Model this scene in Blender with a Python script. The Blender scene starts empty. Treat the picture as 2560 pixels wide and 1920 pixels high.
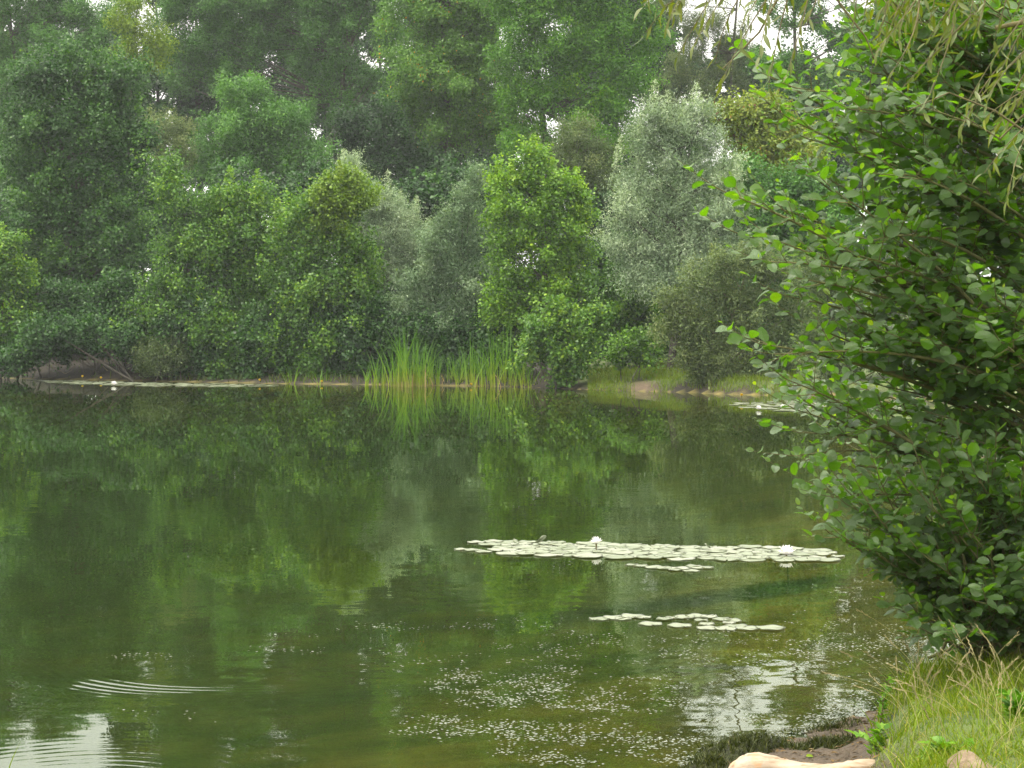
import bpy, math
import numpy as np
from mathutils import Vector

S = bpy.context.scene
COL = S.collection
rad = math.radians

# ------------------------------------------------------------------ camera
F, HZ, K, CAMZ = 4800.0, 795.0, 2560 / 2212, 2.0      # focal length in photo pixels, horizon row, eye height
cam_data = bpy.data.cameras.new("camera")
cam = bpy.data.objects.new("camera", cam_data)
COL.objects.link(cam)
cam.location = (0, 0, CAMZ)
cam.rotation_euler = (rad(90), 0, 0)
cam_data.sensor_width = 36
cam_data.lens = 36 * F / 2560
cam_data.shift_y = -(960 - HZ) / 2560
cam_data.clip_start = 0.1
cam_data.clip_end = 3000
S.camera = cam

# ------------------------------------------------------------------ world, sun, exposure
SUN_EL, SUN_AZ = rad(64), rad(-105)
world = bpy.data.worlds.new("World")
S.world = world
world.use_nodes = True
wn, wl = world.node_tree.nodes, world.node_tree.links
wn.clear()
sky = wn.new("ShaderNodeTexSky")
sky.sky_type = 'NISHITA'
sky.sun_disc = False
sky.sun_elevation = SUN_EL
sky.sun_rotation = SUN_AZ
sky.dust_density = 6.0
sky.air_density = 1.6
hs = wn.new("ShaderNodeHueSaturation")
hs.inputs['Saturation'].default_value = 0.22
cl = wn.new("ShaderNodeTexNoise")
cl.inputs['Scale'].default_value = 2.2
cl.inputs['Detail'].default_value = 5
tc = wn.new("ShaderNodeTexCoord")
wl.new(tc.outputs['Generated'], cl.inputs['Vector'])
cr = wn.new("ShaderNodeValToRGB")
cr.color_ramp.elements[0].color = (13.7, 13.6, 12.9, 1)
cr.color_ramp.elements[1].color = (18.6, 18.0, 16.4, 1)
wl.new(cl.outputs['Fac'], cr.inputs['Fac'])
mx = wn.new("ShaderNodeMixRGB")
mx.inputs['Fac'].default_value = 0.72          # an even cloud layer over the clear-sky model
wl.new(sky.outputs['Color'], hs.inputs['Color'])
wl.new(hs.outputs['Color'], mx.inputs['Color1'])
wl.new(cr.outputs['Color'], mx.inputs['Color2'])
sz = wn.new("ShaderNodeSeparateXYZ")
wl.new(tc.outputs['Generated'], sz.inputs[0])
mr = wn.new("ShaderNodeMapRange")               # overcast sky: the zenith is brighter than the horizon
mr.inputs['From Min'].default_value = 0.1
mr.inputs['From Max'].default_value = 1.0
mr.inputs['To Min'].default_value = 0.82
mr.inputs['To Max'].default_value = 1.75
wl.new(sz.outputs['Z'], mr.inputs['Value'])
mg = wn.new("ShaderNodeVectorMath")
mg.operation = 'SCALE'
wl.new(mx.outputs['Color'], mg.inputs[0])
wl.new(mr.outputs[0], mg.inputs['Scale'])
bg = wn.new("ShaderNodeBackground")
bg.inputs['Strength'].default_value = 0.10
wo = wn.new("ShaderNodeOutputWorld")
wl.new(mg.outputs[0], bg.inputs['Color'])
wl.new(bg.outputs['Background'], wo.inputs['Surface'])

sun_data = bpy.data.lights.new("sun", 'SUN')
sun_data.energy = 1.5
sun_data.angle = rad(14)
sun_data.color = (1.0, 0.91, 0.72)
sun = bpy.data.objects.new("sun", sun_data)
COL.objects.link(sun)
# light from behind and to the left of the camera, high up
sdir = Vector((math.sin(SUN_AZ) * math.cos(SUN_EL), math.cos(SUN_AZ) * math.cos(SUN_EL), math.sin(SUN_EL)))
sun.rotation_euler = sdir.to_track_quat('Z', 'Y').to_euler()

S.view_settings.view_transform = 'Standard'
S.view_settings.look = 'None'
S.view_settings.gamma = 1
S.view_settings.use_curve_mapping = False
S.view_settings.exposure = 0.93
HAZE = 0.00038
LEAF_GAIN = 1.25
S.render.engine = 'CYCLES'
S.cycles.use_denoising = True
S.cycles.max_bounces = 8
S.cycles.transparent_max_bounces = 12
S.cycles.caustics_reflective = False
S.cycles.caustics_refractive = False

# ------------------------------------------------------------------ helpers
def W(u, v, D):
    """world point at depth D that the photo shows at (u, v) of its 2212 px wide view"""
    return np.array([(u * K - 1280) / F * D, D, CAMZ + (HZ - v * K) / F * D])

def Dw(v, z=0.0):
    """depth of a point at height z seen in row v"""
    return (CAMZ - z) * F / (v * K - HZ)

def M2(px, D):
    return px * K * D / F

def unit(a):
    return a / np.maximum(np.linalg.norm(a, axis=-1, keepdims=True), 1e-9)

def build(name, V, faces, mat, parent=None, attrs=None, smooth=False, uv=None):
    V = np.asarray(V, dtype=np.float64)
    if parent is not None:
        V = V - np.array(parent.get("base", (0, 0, 0)))
    me = bpy.data.meshes.new(name)
    faces = [np.asarray(f, dtype=np.int32) for f in faces if len(f)]
    nf = sum(len(f) for f in faces)
    nl = sum(f.size for f in faces)
    me.vertices.add(len(V)); me.loops.add(nl); me.polygons.add(nf)
    me.vertices.foreach_set("co", V.astype(np.float32).ravel())
    loops = np.concatenate([f.ravel() for f in faces])
    tot = np.concatenate([np.full(len(f), f.shape[1], np.int32) for f in faces])
    start = np.concatenate([[0], np.cumsum(tot)[:-1]]).astype(np.int32)
    me.loops.foreach_set("vertex_index", loops)
    me.polygons.foreach_set("loop_start", start)
    try:
        me.polygons.foreach_set("loop_total", tot)
    except Exception:
        pass
    if smooth:
        me.polygons.foreach_set("use_smooth", np.ones(nf, bool))
    me.update(calc_edges=True)
    for k, (dom, arr) in (attrs or {}).items():
        a = me.attributes.new(k, 'FLOAT', dom)
        a.data.foreach_set("value", np.asarray(arr, np.float32))
    if uv is not None:
        l = me.uv_layers.new(name="UVMap")
        l.data.foreach_set("uv", np.asarray(uv, np.float32)[loops].ravel())
    me.materials.append(mat)
    o = bpy.data.objects.new(name, me)
    COL.objects.link(o)
    if parent is not None:
        o.parent = parent
    return o

def tag(o, label=None, cat=None, group=None, kind=None):
    if label: o["label"] = label
    if cat: o["category"] = cat
    if group: o["group"] = group
    if kind: o["kind"] = kind
    return o

def thing(name, label, cat, loc, group=None):
    o = bpy.data.objects.new(name, None)
    o.empty_display_size = 0.2
    COL.objects.link(o)
    o.location = loc
    tag(o, label, cat, group)
    o["base"] = tuple(float(c) for c in loc)
    return o

class Tubes:
    def __init__(s, n=6):
        s.V, s.F, s.n, s.c = [], [], n, 0
    def add(s, pts, radii):
        pts = np.asarray(pts, float); m = len(pts); n = s.n
        t = unit(np.gradient(pts, axis=0))
        ref = np.array([0.31, 0.9, 0.17])
        a = unit(np.cross(t, ref)); b = np.cross(t, a)
        ang = np.arange(n) * 2 * np.pi / n
        r = np.asarray(radii, float)[:, None, None]
        ring = pts[:, None, :] + r * (a[:, None, :] * np.cos(ang)[None, :, None] + b[:, None, :] * np.sin(ang)[None, :, None])
        i = np.arange(m - 1)[:, None] * n + np.arange(n)[None, :]
        j = np.arange(m - 1)[:, None] * n + (np.arange(n)[None, :] + 1) % n
        q = np.stack([i, j, j + n, i + n], -1).reshape(-1, 4) + s.c
        s.V.append(ring.reshape(-1, 3)); s.F.append(q); s.c += m * n
    def build(s, name, mat, parent=None):
        return build(name, np.concatenate(s.V), [np.concatenate(s.F)], mat, parent, smooth=True)

def bez(a, b, c, n):
    t = np.linspace(0, 1, n)[:, None]
    return (1 - t) ** 2 * np.asarray(a) + 2 * t * (1 - t) * np.asarray(b) + t ** 2 * np.asarray(c)

def wiggle(pts, amp, rng):
    p = pts.copy(); n = len(p)
    w = rng.normal(0, amp, (n, 3)); w[0] = 0
    p += np.cumsum(w, 0) * 0.5
    return p

# ------------------------------------------------------------------ materials
def nt(name):
    m = bpy.data.materials.new(name)
    m.use_nodes = True
    m.node_tree.nodes.clear()
    return m, m.node_tree.nodes, m.node_tree.links

def ramp(nodes, cols, pos=None):
    r = nodes.new("ShaderNodeValToRGB")
    e = r.color_ramp.elements
    pos = pos or [i / (len(cols) - 1) for i in range(len(cols))]
    e[0].position, e[0].color = pos[0], (*cols[0], 1)
    e[1].position, e[1].color = pos[-1], (*cols[-1], 1)
    for p, c in zip(pos[1:-1], cols[1:-1]):
        x = e.new(p); x.color = (*c, 1)
    return r

def leaf_mat(name, cols, pos=None, trans=0.35, gloss=0.022, rough=0.42, veins=False, back=None, sat=1.0):
    m, n, l = nt(name)
    at = n.new("ShaderNodeAttribute"); at.attribute_name = "tint"
    if 'dark_alder' in name: cols = [(c[0] * 1.0, c[1] * 1.06, c[2] * .98) for c in cols]
    if 'foliage' in name and not any(q_ in name for q_ in ('silver', 'greyish', 'olive')): cols = [(c[0] * 1.14, c[1] * 1.02, c[2] * .78) for c in cols]
    cols = [tuple(q_ * (LEAF_GAIN if 'foliage' in name or 'alder' in name else 1) for q_ in c) for c in cols]
    cols = [tuple(max(.004, sum(c) / 3 + (x - sum(c) / 3) * 1.30 * sat) for x in c) for c in cols]
    if 'foliage' in name: cols = [tuple(q_ * .72 for q_ in cols[0])] + cols[1:]
    r = ramp(n, cols, pos)
    l.new(at.outputs['Fac'], r.inputs['Fac'])
    col = r.outputs['Color']
    if back:
        geo = n.new("ShaderNodeNewGeometry")
        mb = n.new("ShaderNodeMixRGB"); mb.inputs['Color2'].default_value = (*back, 1)
        l.new(geo.outputs['Backfacing'], mb.inputs['Fac']); l.new(col, mb.inputs['Color1'])
        col = mb.outputs['Color']
    nrm = None
    if veins:
        uvn = n.new("ShaderNodeUVMap")
        sx = n.new("ShaderNodeSeparateXYZ"); l.new(uvn.outputs['UV'], sx.inputs[0])
        ab = n.new("ShaderNodeMath"); ab.operation = 'ABSOLUTE'; l.new(sx.outputs['X'], ab.inputs[0])
        m1 = n.new("ShaderNodeMath"); m1.operation = 'MULTIPLY_ADD'; m1.inputs[1].default_value = -0.35
        l.new(ab.outputs[0], m1.inputs[0]); l.new(sx.outputs['Y'], m1.inputs[2])
        m2 = n.new("ShaderNodeMath"); m2.operation = 'MULTIPLY'; m2.inputs[1].default_value = 62.0
        l.new(m1.outputs[0], m2.inputs[0])
        m3 = n.new("ShaderNodeMath"); m3.operation = 'SINE'; l.new(m2.outputs[0], m3.inputs[0])
        bp = n.new("ShaderNodeBump"); bp.inputs['Strength'].default_value = 0.55; bp.inputs['Distance'].default_value = 0.0022
        l.new(m3.outputs[0], bp.inputs['Height']); nrm = bp.outputs['Normal']
    d = n.new("ShaderNodeBsdfDiffuse"); l.new(col, d.inputs['Color'])
    t = n.new("ShaderNodeBsdfTranslucent")
    tcn = n.new("ShaderNodeMixRGB"); tcn.blend_type = 'MULTIPLY'; tcn.inputs['Fac'].default_value = 1
    tcn.inputs['Color2'].default_value = (1.25, 1.35, 0.55, 1)
    l.new(r.outputs['Color'], tcn.inputs['Color1']); l.new(tcn.outputs['Color'], t.inputs['Color'])
    m4 = n.new("ShaderNodeMixShader"); m4.inputs['Fac'].default_value = trans
    l.new(d.outputs[0], m4.inputs[1]); l.new(t.outputs[0], m4.inputs[2])
    g = n.new("ShaderNodeBsdfGlossy"); g.inputs['Roughness'].default_value = rough
    g.inputs['Color'].default_value = (1, 1, 1, 1)
    ge = n.new("ShaderNodeNewGeometry")
    dt_ = n.new("ShaderNodeVectorMath"); dt_.operation = 'DOT_PRODUCT'
    l.new(ge.outputs['Incoming'], dt_.inputs[0]); l.new(nrm or ge.outputs['Normal'], dt_.inputs[1])
    q1 = n.new("ShaderNodeMath"); q1.operation = 'ABSOLUTE'; l.new(dt_.outputs['Value'], q1.inputs[0])
    q2 = n.new("ShaderNodeMath"); q2.operation = 'SUBTRACT'; q2.inputs[0].default_value = 1; q2.use_clamp = True; l.new(q1.outputs[0], q2.inputs[1])
    q3 = n.new("ShaderNodeMath"); q3.operation = 'POWER'; q3.inputs[1].default_value = 4.0; l.new(q2.outputs[0], q3.inputs[0])
    fm = n.new("ShaderNodeMath"); fm.operation = 'MULTIPLY_ADD'
    fm.inputs[1].default_value = gloss * 7; fm.inputs[2].default_value = gloss; fm.use_clamp = True
    l.new(q3.outputs[0], fm.inputs[0])
    m5 = n.new("ShaderNodeMixShader"); l.new(fm.outputs[0], m5.inputs['Fac'])
    l.new(m4.outputs[0], m5.inputs[1]); l.new(g.outputs[0], m5.inputs[2])
    if nrm:
        for x in (d, g, t):
            l.new(nrm, x.inputs['Normal'])
    o = n.new("ShaderNodeOutputMaterial"); l.new(m5.outputs[0], o.inputs['Surface'])
    return m

def noise_mat(name, cols, scale=6.0, rough=0.85, bump=0.3, detail=6, pos=None, dist=0.02, stretch=(1, 1, 1)):
    m, n, l = nt(name)
    t = n.new("ShaderNodeTexCoord")
    mp = n.new("ShaderNodeMapping"); mp.inputs['Scale'].default_value = stretch
    l.new(t.outputs['Object'], mp.inputs['Vector'])
    nz = n.new("ShaderNodeTexNoise"); nz.inputs['Scale'].default_value = scale; nz.inputs['Detail'].default_value = detail
    l.new(mp.outputs[0], nz.inputs['Vector'])
    r = ramp(n, cols, pos or [0.3 + 0.4 * i / (len(cols) - 1) for i in range(len(cols))])
    l.new(nz.outputs['Fac'], r.inputs['Fac'])
    b = n.new("ShaderNodeBsdfPrincipled"); b.inputs['Roughness'].default_value = rough
    l.new(r.outputs['Color'], b.inputs['Base Color'])
    bp = n.new("ShaderNodeBump"); bp.inputs['Strength'].default_value = bump; bp.inputs['Distance'].default_value = dist
    nz2 = n.new("ShaderNodeTexNoise"); nz2.inputs['Scale'].default_value = scale * 3; nz2.inputs['Detail'].default_value = 8
    l.new(mp.outputs[0], nz2.inputs['Vector'])
    l.new(nz2.outputs['Fac'], bp.inputs['Height']); l.new(bp.outputs[0], b.inputs['Normal'])
    o = n.new("ShaderNodeOutputMaterial"); l.new(b.outputs[0], o.inputs['Surface'])
    return m

BARK = noise_mat("bark", [(0.035, 0.03, 0.022), (0.09, 0.08, 0.06)], 9)
BARK_PALE = noise_mat("pale_bark", [(0.16, 0.14, 0.09), (0.30, 0.27, 0.18)], 12)
TWIG = noise_mat("twig_bark", [(0.07, 0.06, 0.025), (0.15, 0.13, 0.05)], 20)

LM = {
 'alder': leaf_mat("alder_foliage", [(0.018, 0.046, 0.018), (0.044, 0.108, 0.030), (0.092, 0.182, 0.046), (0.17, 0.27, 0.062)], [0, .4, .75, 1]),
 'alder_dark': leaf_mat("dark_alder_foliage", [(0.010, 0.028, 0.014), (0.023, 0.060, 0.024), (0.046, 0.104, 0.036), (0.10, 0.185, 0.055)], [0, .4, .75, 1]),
 'alder_bright': leaf_mat("bright_alder_foliage", [(0.034, 0.080, 0.022), (0.070, 0.155, 0.034), (0.125, 0.23, 0.050), (0.20, 0.31, 0.07)], [0, .4, .75, 1]),
 'yellow': leaf_mat("yellowing_foliage", [(0.055, 0.11, 0.026), (0.088, 0.16, 0.034), (0.135, 0.205, 0.048)]),
 'silver': leaf_mat("silver_foliage", [(0.085, 0.130, 0.075), (0.18, 0.238, 0.155), (0.29, 0.345, 0.24), (0.45, 0.50, 0.385)], [0, .4, .75, 1], trans=.25, gloss=.025),
 'silver_green': leaf_mat("greyish_foliage", [(0.050, 0.092, 0.046), (0.10, 0.155, 0.086), (0.175, 0.235, 0.142), (0.31, 0.36, 0.255)], [0, .4, .75, 1], trans=.25, gloss=.025),
 'olive': leaf_mat("olive_foliage", [(0.040, 0.062, 0.026), (0.078, 0.110, 0.046), (0.125, 0.158, 0.068), (0.18, 0.205, 0.095)], [0, .4, .75, 1], trans=.3, gloss=.02),
 'blue': leaf_mat("blue_green_foliage", [(0.028, 0.070, 0.028), (0.050, 0.124, 0.044), (0.076, 0.172, 0.058), (0.11, 0.22, 0.075)], [0, .4, .75, 1], gloss=.02),
 'birch': leaf_mat("birch_foliage", [(0.034, 0.080, 0.026), (0.062, 0.140, 0.040), (0.092, 0.190, 0.052), (0.12, 0.22, 0.06), (0.32, 0.19, 0.03)], [0, .4, .76, .88, .91], gloss=.02),
 'robinia': leaf_mat("locust_foliage", [(0.032, 0.088, 0.022), (0.060, 0.158, 0.030), (0.098, 0.215, 0.038), (0.16, 0.28, 0.05)], [0, .4, .75, 1]),
 'robinia_yellow': leaf_mat("yellow_locust_foliage", [(0.06, 0.115, 0.025), (0.105, 0.175, 0.035), (0.165, 0.235, 0.05)]),
 'viburnum': leaf_mat("reddening_foliage", [(0.09, 0.02, 0.03), (0.075, 0.12, 0.035), (0.115, 0.17, 0.05), (0.155, 0.19, 0.065), (0.20, 0.12, 0.07)], [0.06, .14, .5, .86, 1]),
}

# ------------------------------------------------------------------ ground with the pond's bed
POND = []
for u, v in [(-330, 811), (0, 817), (300, 823), (600, 829), (800, 831), (1000, 834), (1150, 837), (1300, 843), (1480, 848), (1560, 852), (1700, 855), (1850, 858), (2000, 862)]:
    d_ = Dw(v); POND.append(((u * K - 1280) / F * d_, d_))
POND += [(10.4, 44), (8.0, 34), (5.9, 24), (4.5, 18), (3.7, 14.5), (2.95, 12), (2.40, 10.7), (1.90, 9.85), (1.42, 9.22), (.98, 8.72), (.72, 8.45), (.2, 7.6), (-1, 6), (-3.5, 4.2), (-9, 3), (-25, 4), (-40, 15), (-46, 40), (-38, 60)]
POND = np.array(POND)

def vnoise(x, y, s, seed=0):
    x = np.asarray(x) * s; y = np.asarray(y) * s
    xi, yi = np.floor(x).astype(int), np.floor(y).astype(int)
    fx, fy = x - xi, y - yi
    fx = fx * fx * (3 - 2 * fx); fy = fy * fy * (3 - 2 * fy)
    def h(a, b):
        q = (a * 374761393 + b * 668265263 + seed * 974711) & 0x7fffffff
        q = ((q ^ (q >> 13)) * 1274126177) & 0x7fffffff
        return ((q ^ (q >> 16)) & 0xffff) / 65535.0
    return (h(xi, yi) * (1 - fx) + h(xi + 1, yi) * fx) * (1 - fy) + (h(xi, yi + 1) * (1 - fx) + h(xi + 1, yi + 1) * fx) * fy

def sdf(x, y):
    """distance to the shoreline, positive on land"""
    x = np.asarray(x, float); y = np.asarray(y, float)
    best = np.full(x.shape, 1e9); ins = np.zeros(x.shape, bool)
    n = len(POND)
    for i in range(n):
        ax, ay = POND[i]; bx, by = POND[(i + 1) % n]
        dx, dy = bx - ax, by - ay
        t = np.clip(((x - ax) * dx + (y - ay) * dy) / (dx * dx + dy * dy), 0, 1)
        best = np.minimum(best, np.hypot(x - ax - t * dx, y - ay - t * dy))
        c = ((ay > y) != (by > y))
        with np.errstate(divide='ignore', invalid='ignore'):
            xin = dx * (y - ay) / (dy if dy else 1e-9) + ax
        ins ^= c & (x < xin)
    return np.where(ins, -best, best)

def sstep(a, b, x):
    t = np.clip((x - a) / (b - a), 0, 1)
    return t * t * (3 - 2 * t)

def turf(x, y):
    """how far inside the grassed part of the near bank"""
    return np.asarray(x) - np.interp(y, [5, 6.8, 7.6, 9.3, 10.2, 11.5, 13, 30], [.9, 1.24, 1.40, 1.72, 2.2, 2.8, 3.4, 7.5]) + (vnoise(x, y, 4, 15) - .5) * .16

def height(x, y):
    d = sdf(x, y) + (vnoise(x, y, 2.3, 3) - .5) * .18 * sstep(40, 10, y)
    near = sstep(30, 16, y)
    left = sstep(5.5, 1.0, x)
    far_l = 0.05 * sstep(0, .3, d) + (.16 + .3 * sstep(-10, -13, x)) * sstep(.2, 2.2, d) + 0.03 * np.clip(d, 0, 60)
    far_r = 0.30 * sstep(0, .6, d) + 0.075 * np.clip(d, 0, 12) + 0.02 * np.clip(d - 12, 0, 60)
    gd = turf(x, y)
    nr = 0.09 * np.clip(d, 0, .9) + 0.24 * sstep(-.12, .40, gd) + 0.03 * np.clip(gd, 0, 6)
    land = near * nr + (1 - near) * (left * far_l + (1 - left) * far_r)
    bed = -np.minimum(0.16 * np.abs(d), 0.45 + 0.05 * np.abs(d))
    bed = np.maximum(bed, -2.2)
    z = np.where(d > 0, land, bed)
    z = z + (vnoise(x, y, .8, 1) - .5) * .10 * sstep(.3, 3, d) + (vnoise(x, y, 6, 2) - .5) * .035 * sstep(-.1, .3, d)
    z = z + (vnoise(x, y, 17, 5) - .5) * .028 * sstep(-.05, .1, d) * near
    return z

xs = np.unique(np.concatenate([np.linspace(-400, -60, 18), np.arange(-60, 0, .6), np.arange(0, 4.4, .03), np.arange(4.4, 14, .3), np.arange(14, 40, 1.0), np.linspace(40, 400, 18)]))
ys = np.unique(np.concatenate([np.linspace(-40, 6, 16), np.arange(6.2, 11.6, .03), np.arange(11.6, 40, .6), np.arange(40, 72, .25), np.arange(72, 130, 2.5), np.linspace(130, 900, 14)]))
GX, GY = np.meshgrid(xs, ys)
GZ = height(GX, GY)
GD = sdf(GX, GY)
nx, ny = len(xs), len(ys)
idx = np.arange(nx * ny).reshape(ny, nx)
quads = np.stack([idx[:-1, :-1], idx[:-1, 1:], idx[1:, 1:], idx[1:, :-1]], -1).reshape(-1, 4)
near = GY < 20
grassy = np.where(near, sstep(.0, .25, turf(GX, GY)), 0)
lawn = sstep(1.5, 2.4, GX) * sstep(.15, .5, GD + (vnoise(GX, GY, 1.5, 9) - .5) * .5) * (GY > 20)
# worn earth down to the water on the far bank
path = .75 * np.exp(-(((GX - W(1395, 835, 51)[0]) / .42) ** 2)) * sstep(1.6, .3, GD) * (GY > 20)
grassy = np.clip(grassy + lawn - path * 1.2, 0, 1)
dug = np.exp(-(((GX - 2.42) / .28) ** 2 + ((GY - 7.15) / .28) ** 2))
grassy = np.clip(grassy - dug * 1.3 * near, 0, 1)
m, n, l = nt("ground_cover")
at = n.new("ShaderNodeAttribute"); at.attribute_name = "grassy"
ap = n.new("ShaderNodeAttribute"); ap.attribute_name = "bare"
ab = n.new("ShaderNodeAttribute"); ab.attribute_name = "bed"
tcn = n.new("ShaderNodeTexCoord")
n1 = n.new("ShaderNodeTexNoise"); n1.inputs['Scale'].default_value = 5; n1.inputs['Detail'].default_value = 9; n1.inputs['Roughness'].default_value = .7
l.new(tcn.outputs['Object'], n1.inputs['Vector'])
n2 = n.new("ShaderNodeTexNoise"); n2.inputs['Scale'].default_value = 1.3; n2.inputs['Detail'].default_value = 8; n2.inputs['Roughness'].default_value = .65
l.new(tcn.outputs['Object'], n2.inputs['Vector'])
shaded_soil = ramp(n, [(0.010, 0.008, 0.004), (0.022, 0.016, 0.008), (0.048, 0.035, 0.018)], [.3, .52, .75]); l.new(n1.outputs['Fac'], shaded_soil.inputs['Fac'])  # soil colour darkened for the shade under the far bank's overhanging trees
gr = ramp(n, [(0.045, 0.075, 0.016), (0.085, 0.125, 0.025), (0.15, 0.16, 0.045)], [.3, .5, .75]); l.new(n1.outputs['Fac'], gr.inputs['Fac'])
earth = ramp(n, [(0.085, 0.058, 0.032), (0.16, 0.11, 0.068)], [.3, .7]); l.new(n1.outputs['Fac'], earth.inputs['Fac'])
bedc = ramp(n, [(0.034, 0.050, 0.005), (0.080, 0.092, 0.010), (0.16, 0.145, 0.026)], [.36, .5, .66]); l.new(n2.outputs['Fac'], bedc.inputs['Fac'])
def mixc(f, a, b):
    x = n.new("ShaderNodeMixRGB"); l.new(f, x.inputs['Fac']); l.new(a, x.inputs['Color1']); l.new(b, x.inputs['Color2']); return x.outputs['Color']
c = mixc(ap.outputs['Fac'], shaded_soil.outputs['Color'], earth.outputs['Color'])
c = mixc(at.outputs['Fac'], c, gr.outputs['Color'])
c = mixc(ab.outputs['Fac'], c, bedc.outputs['Color'])
ah = n.new("ShaderNodeAttribute"); ah.attribute_name = "shallow"
sand = ramp(n, [(.10, .085, .016), (.20, .155, .04), (.33, .25, .09)], [.36, .5, .66]); l.new(n2.outputs['Fac'], sand.inputs['Fac'])
c = mixc(ah.outputs['Fac'], c, sand.outputs['Color'])
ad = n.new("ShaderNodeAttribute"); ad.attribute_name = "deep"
weed = ramp(n, [(.006, .015, .004), (.018, .034, .007)]); l.new(n2.outputs['Fac'], weed.inputs['Fac'])  # dark green painted on the bed by depth, for light the water absorbs
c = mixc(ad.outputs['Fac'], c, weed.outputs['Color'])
b = n.new("ShaderNodeBsdfPrincipled"); b.inputs['Roughness'].default_value = .8
l.new(c, b.inputs['Base Color'])
bp = n.new("ShaderNodeBump"); bp.inputs['Strength'].default_value = .9; bp.inputs['Distance'].default_value = .04
n3 = n.new("ShaderNodeTexNoise"); n3.inputs['Scale'].default_value = 28; n3.inputs['Detail'].default_value = 8
l.new(tcn.outputs['Object'], n3.inputs['Vector']); l.new(n3.outputs['Fac'], bp.inputs['Height']); l.new(bp.outputs[0], b.inputs['Normal'])
o = n.new("ShaderNodeOutputMaterial"); l.new(b.outputs[0], o.inputs['Surface'])
GROUND = m
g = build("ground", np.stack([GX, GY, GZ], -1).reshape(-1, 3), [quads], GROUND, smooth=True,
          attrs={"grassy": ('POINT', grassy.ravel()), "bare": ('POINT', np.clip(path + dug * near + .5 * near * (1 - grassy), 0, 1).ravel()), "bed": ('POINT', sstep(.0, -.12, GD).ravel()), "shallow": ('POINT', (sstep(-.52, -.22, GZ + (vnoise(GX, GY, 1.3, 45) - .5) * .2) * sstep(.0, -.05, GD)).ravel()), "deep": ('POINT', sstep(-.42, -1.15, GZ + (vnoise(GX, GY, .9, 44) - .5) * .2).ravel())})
tag(g, kind='structure')

# ------------------------------------------------------------------ water
m, n, l = nt("pond_water")
geo = n.new("ShaderNodeNewGeometry")
sep = n.new("ShaderNodeSeparateXYZ"); l.new(geo.outputs['Position'], sep.inputs[0])
def math_(op, a, b=None, c=None, clamp=False):
    x = n.new("ShaderNodeMath"); x.operation = op; x.use_clamp = clamp
    for i, q in enumerate((a, b, c)):
        if q is None: continue
        if isinstance(q, (int, float)): x.inputs[i].default_value = q
        else: l.new(q, x.inputs[i])
    return x.outputs[0]
def vmath(op, a, b=None, scale=None):
    x = n.new("ShaderNodeVectorMath"); x.operation = op
    for i, q in enumerate((a, b)):
        if q is None: continue
        if isinstance(q, tuple): x.inputs[i].default_value = q
        else: l.new(q, x.inputs[i])
    if scale is not None:
        if isinstance(scale, (int, float)): x.inputs['Scale'].default_value = scale
        else: l.new(scale, x.inputs['Scale'])
    return x.outputs['Value'] if op in ('LENGTH', 'DOT_PRODUCT') else x.outputs[0]
def nz(scale, stretch, detail=2, off=(0, 0, 0)):
    mp = n.new("ShaderNodeMapping"); mp.inputs['Scale'].default_value = stretch; mp.inputs['Location'].default_value = off
    l.new(geo.outputs['Position'], mp.inputs['Vector'])
    t = n.new("ShaderNodeTexNoise"); t.inputs['Scale'].default_value = scale; t.inputs['Detail'].default_value = detail
    l.new(mp.outputs[0], t.inputs['Vector']); return t
# wind ripples: two scales, calmer under the far trees, stronger in drifting patches
patch = nz(.35, (.35, 1, 1), 2)
pm = n.new("ShaderNodeMapRange"); pm.inputs['From Min'].default_value = .38; pm.inputs['From Max'].default_value = .66
pm.inputs['To Min'].default_value = .25; pm.inputs['To Max'].default_value = 1.0
l.new(patch.outputs['Fac'], pm.inputs['Value'])
dm = n.new("ShaderNodeMapRange"); dm.inputs['From Min'].default_value = 9; dm.inputs['From Max'].default_value = 34
dm.inputs['To Min'].default_value = 1.0; dm.inputs['To Max'].default_value = .12
l.new(sep.outputs['Y'], dm.inputs['Value'])
amp = math_('MULTIPLY', pm.outputs[0], dm.outputs[0])
r1 = nz(9, (.55, 1, 1), 2)
r2 = nz(2.2, (.4, 1, 1), 1, (3, 1, 0))
s1 = vmath('SCALE', vmath('SUBTRACT', r1.outputs['Color'], (.5, .5, .5)), scale=math_('MULTIPLY', amp, .040))
s2 = vmath('SCALE', vmath('SUBTRACT', r2.outputs['Color'], (.5, .5, .5)), scale=math_('MULTIPLY', dm.outputs[0], .012))
slope = vmath('ADD', s1, s2)
def rings(cx, cy, k, r0, wid, a, wob, sector, sharp):
    p = vmath('SUBTRACT', geo.outputs['Position'], (cx, cy, 0.0))
    wn_ = nz(1.2, (1, 1, 1), 1, (cx, cy, 0))
    r = math_('ADD', vmath('LENGTH', p), math_('MULTIPLY', math_('SUBTRACT', wn_.outputs['Fac'], .5), wob))
    e = math_('DIVIDE', math_('SUBTRACT', r, r0), wid)
    env = math_('EXPONENT', math_('MULTIPLY', math_('MULTIPLY', e, e), -1.0))
    w = math_('MULTIPLY', math_('MULTIPLY', math_('SINE', math_('MULTIPLY', r, k)), env), a)
    dirn = vmath('NORMALIZE', p)
    sec = math_('MULTIPLY_ADD', vmath('DOT_PRODUCT', dirn, sector), .5, .5)
    w = math_('MULTIPLY', w, math_('POWER', sec, sharp))
    gust = nz(1.6, (.6, 1, 1), 2, (cy, cx, 0))
    gm = n.new("ShaderNodeMapRange"); gm.inputs['From Min'].default_value = .30; gm.inputs['From Max'].default_value = .52; l.new(gust.outputs['Fac'], gm.inputs['Value'])
    w = math_('MULTIPLY', w, gm.outputs[0])
    return vmath('SCALE', dirn, scale=w)
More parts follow.
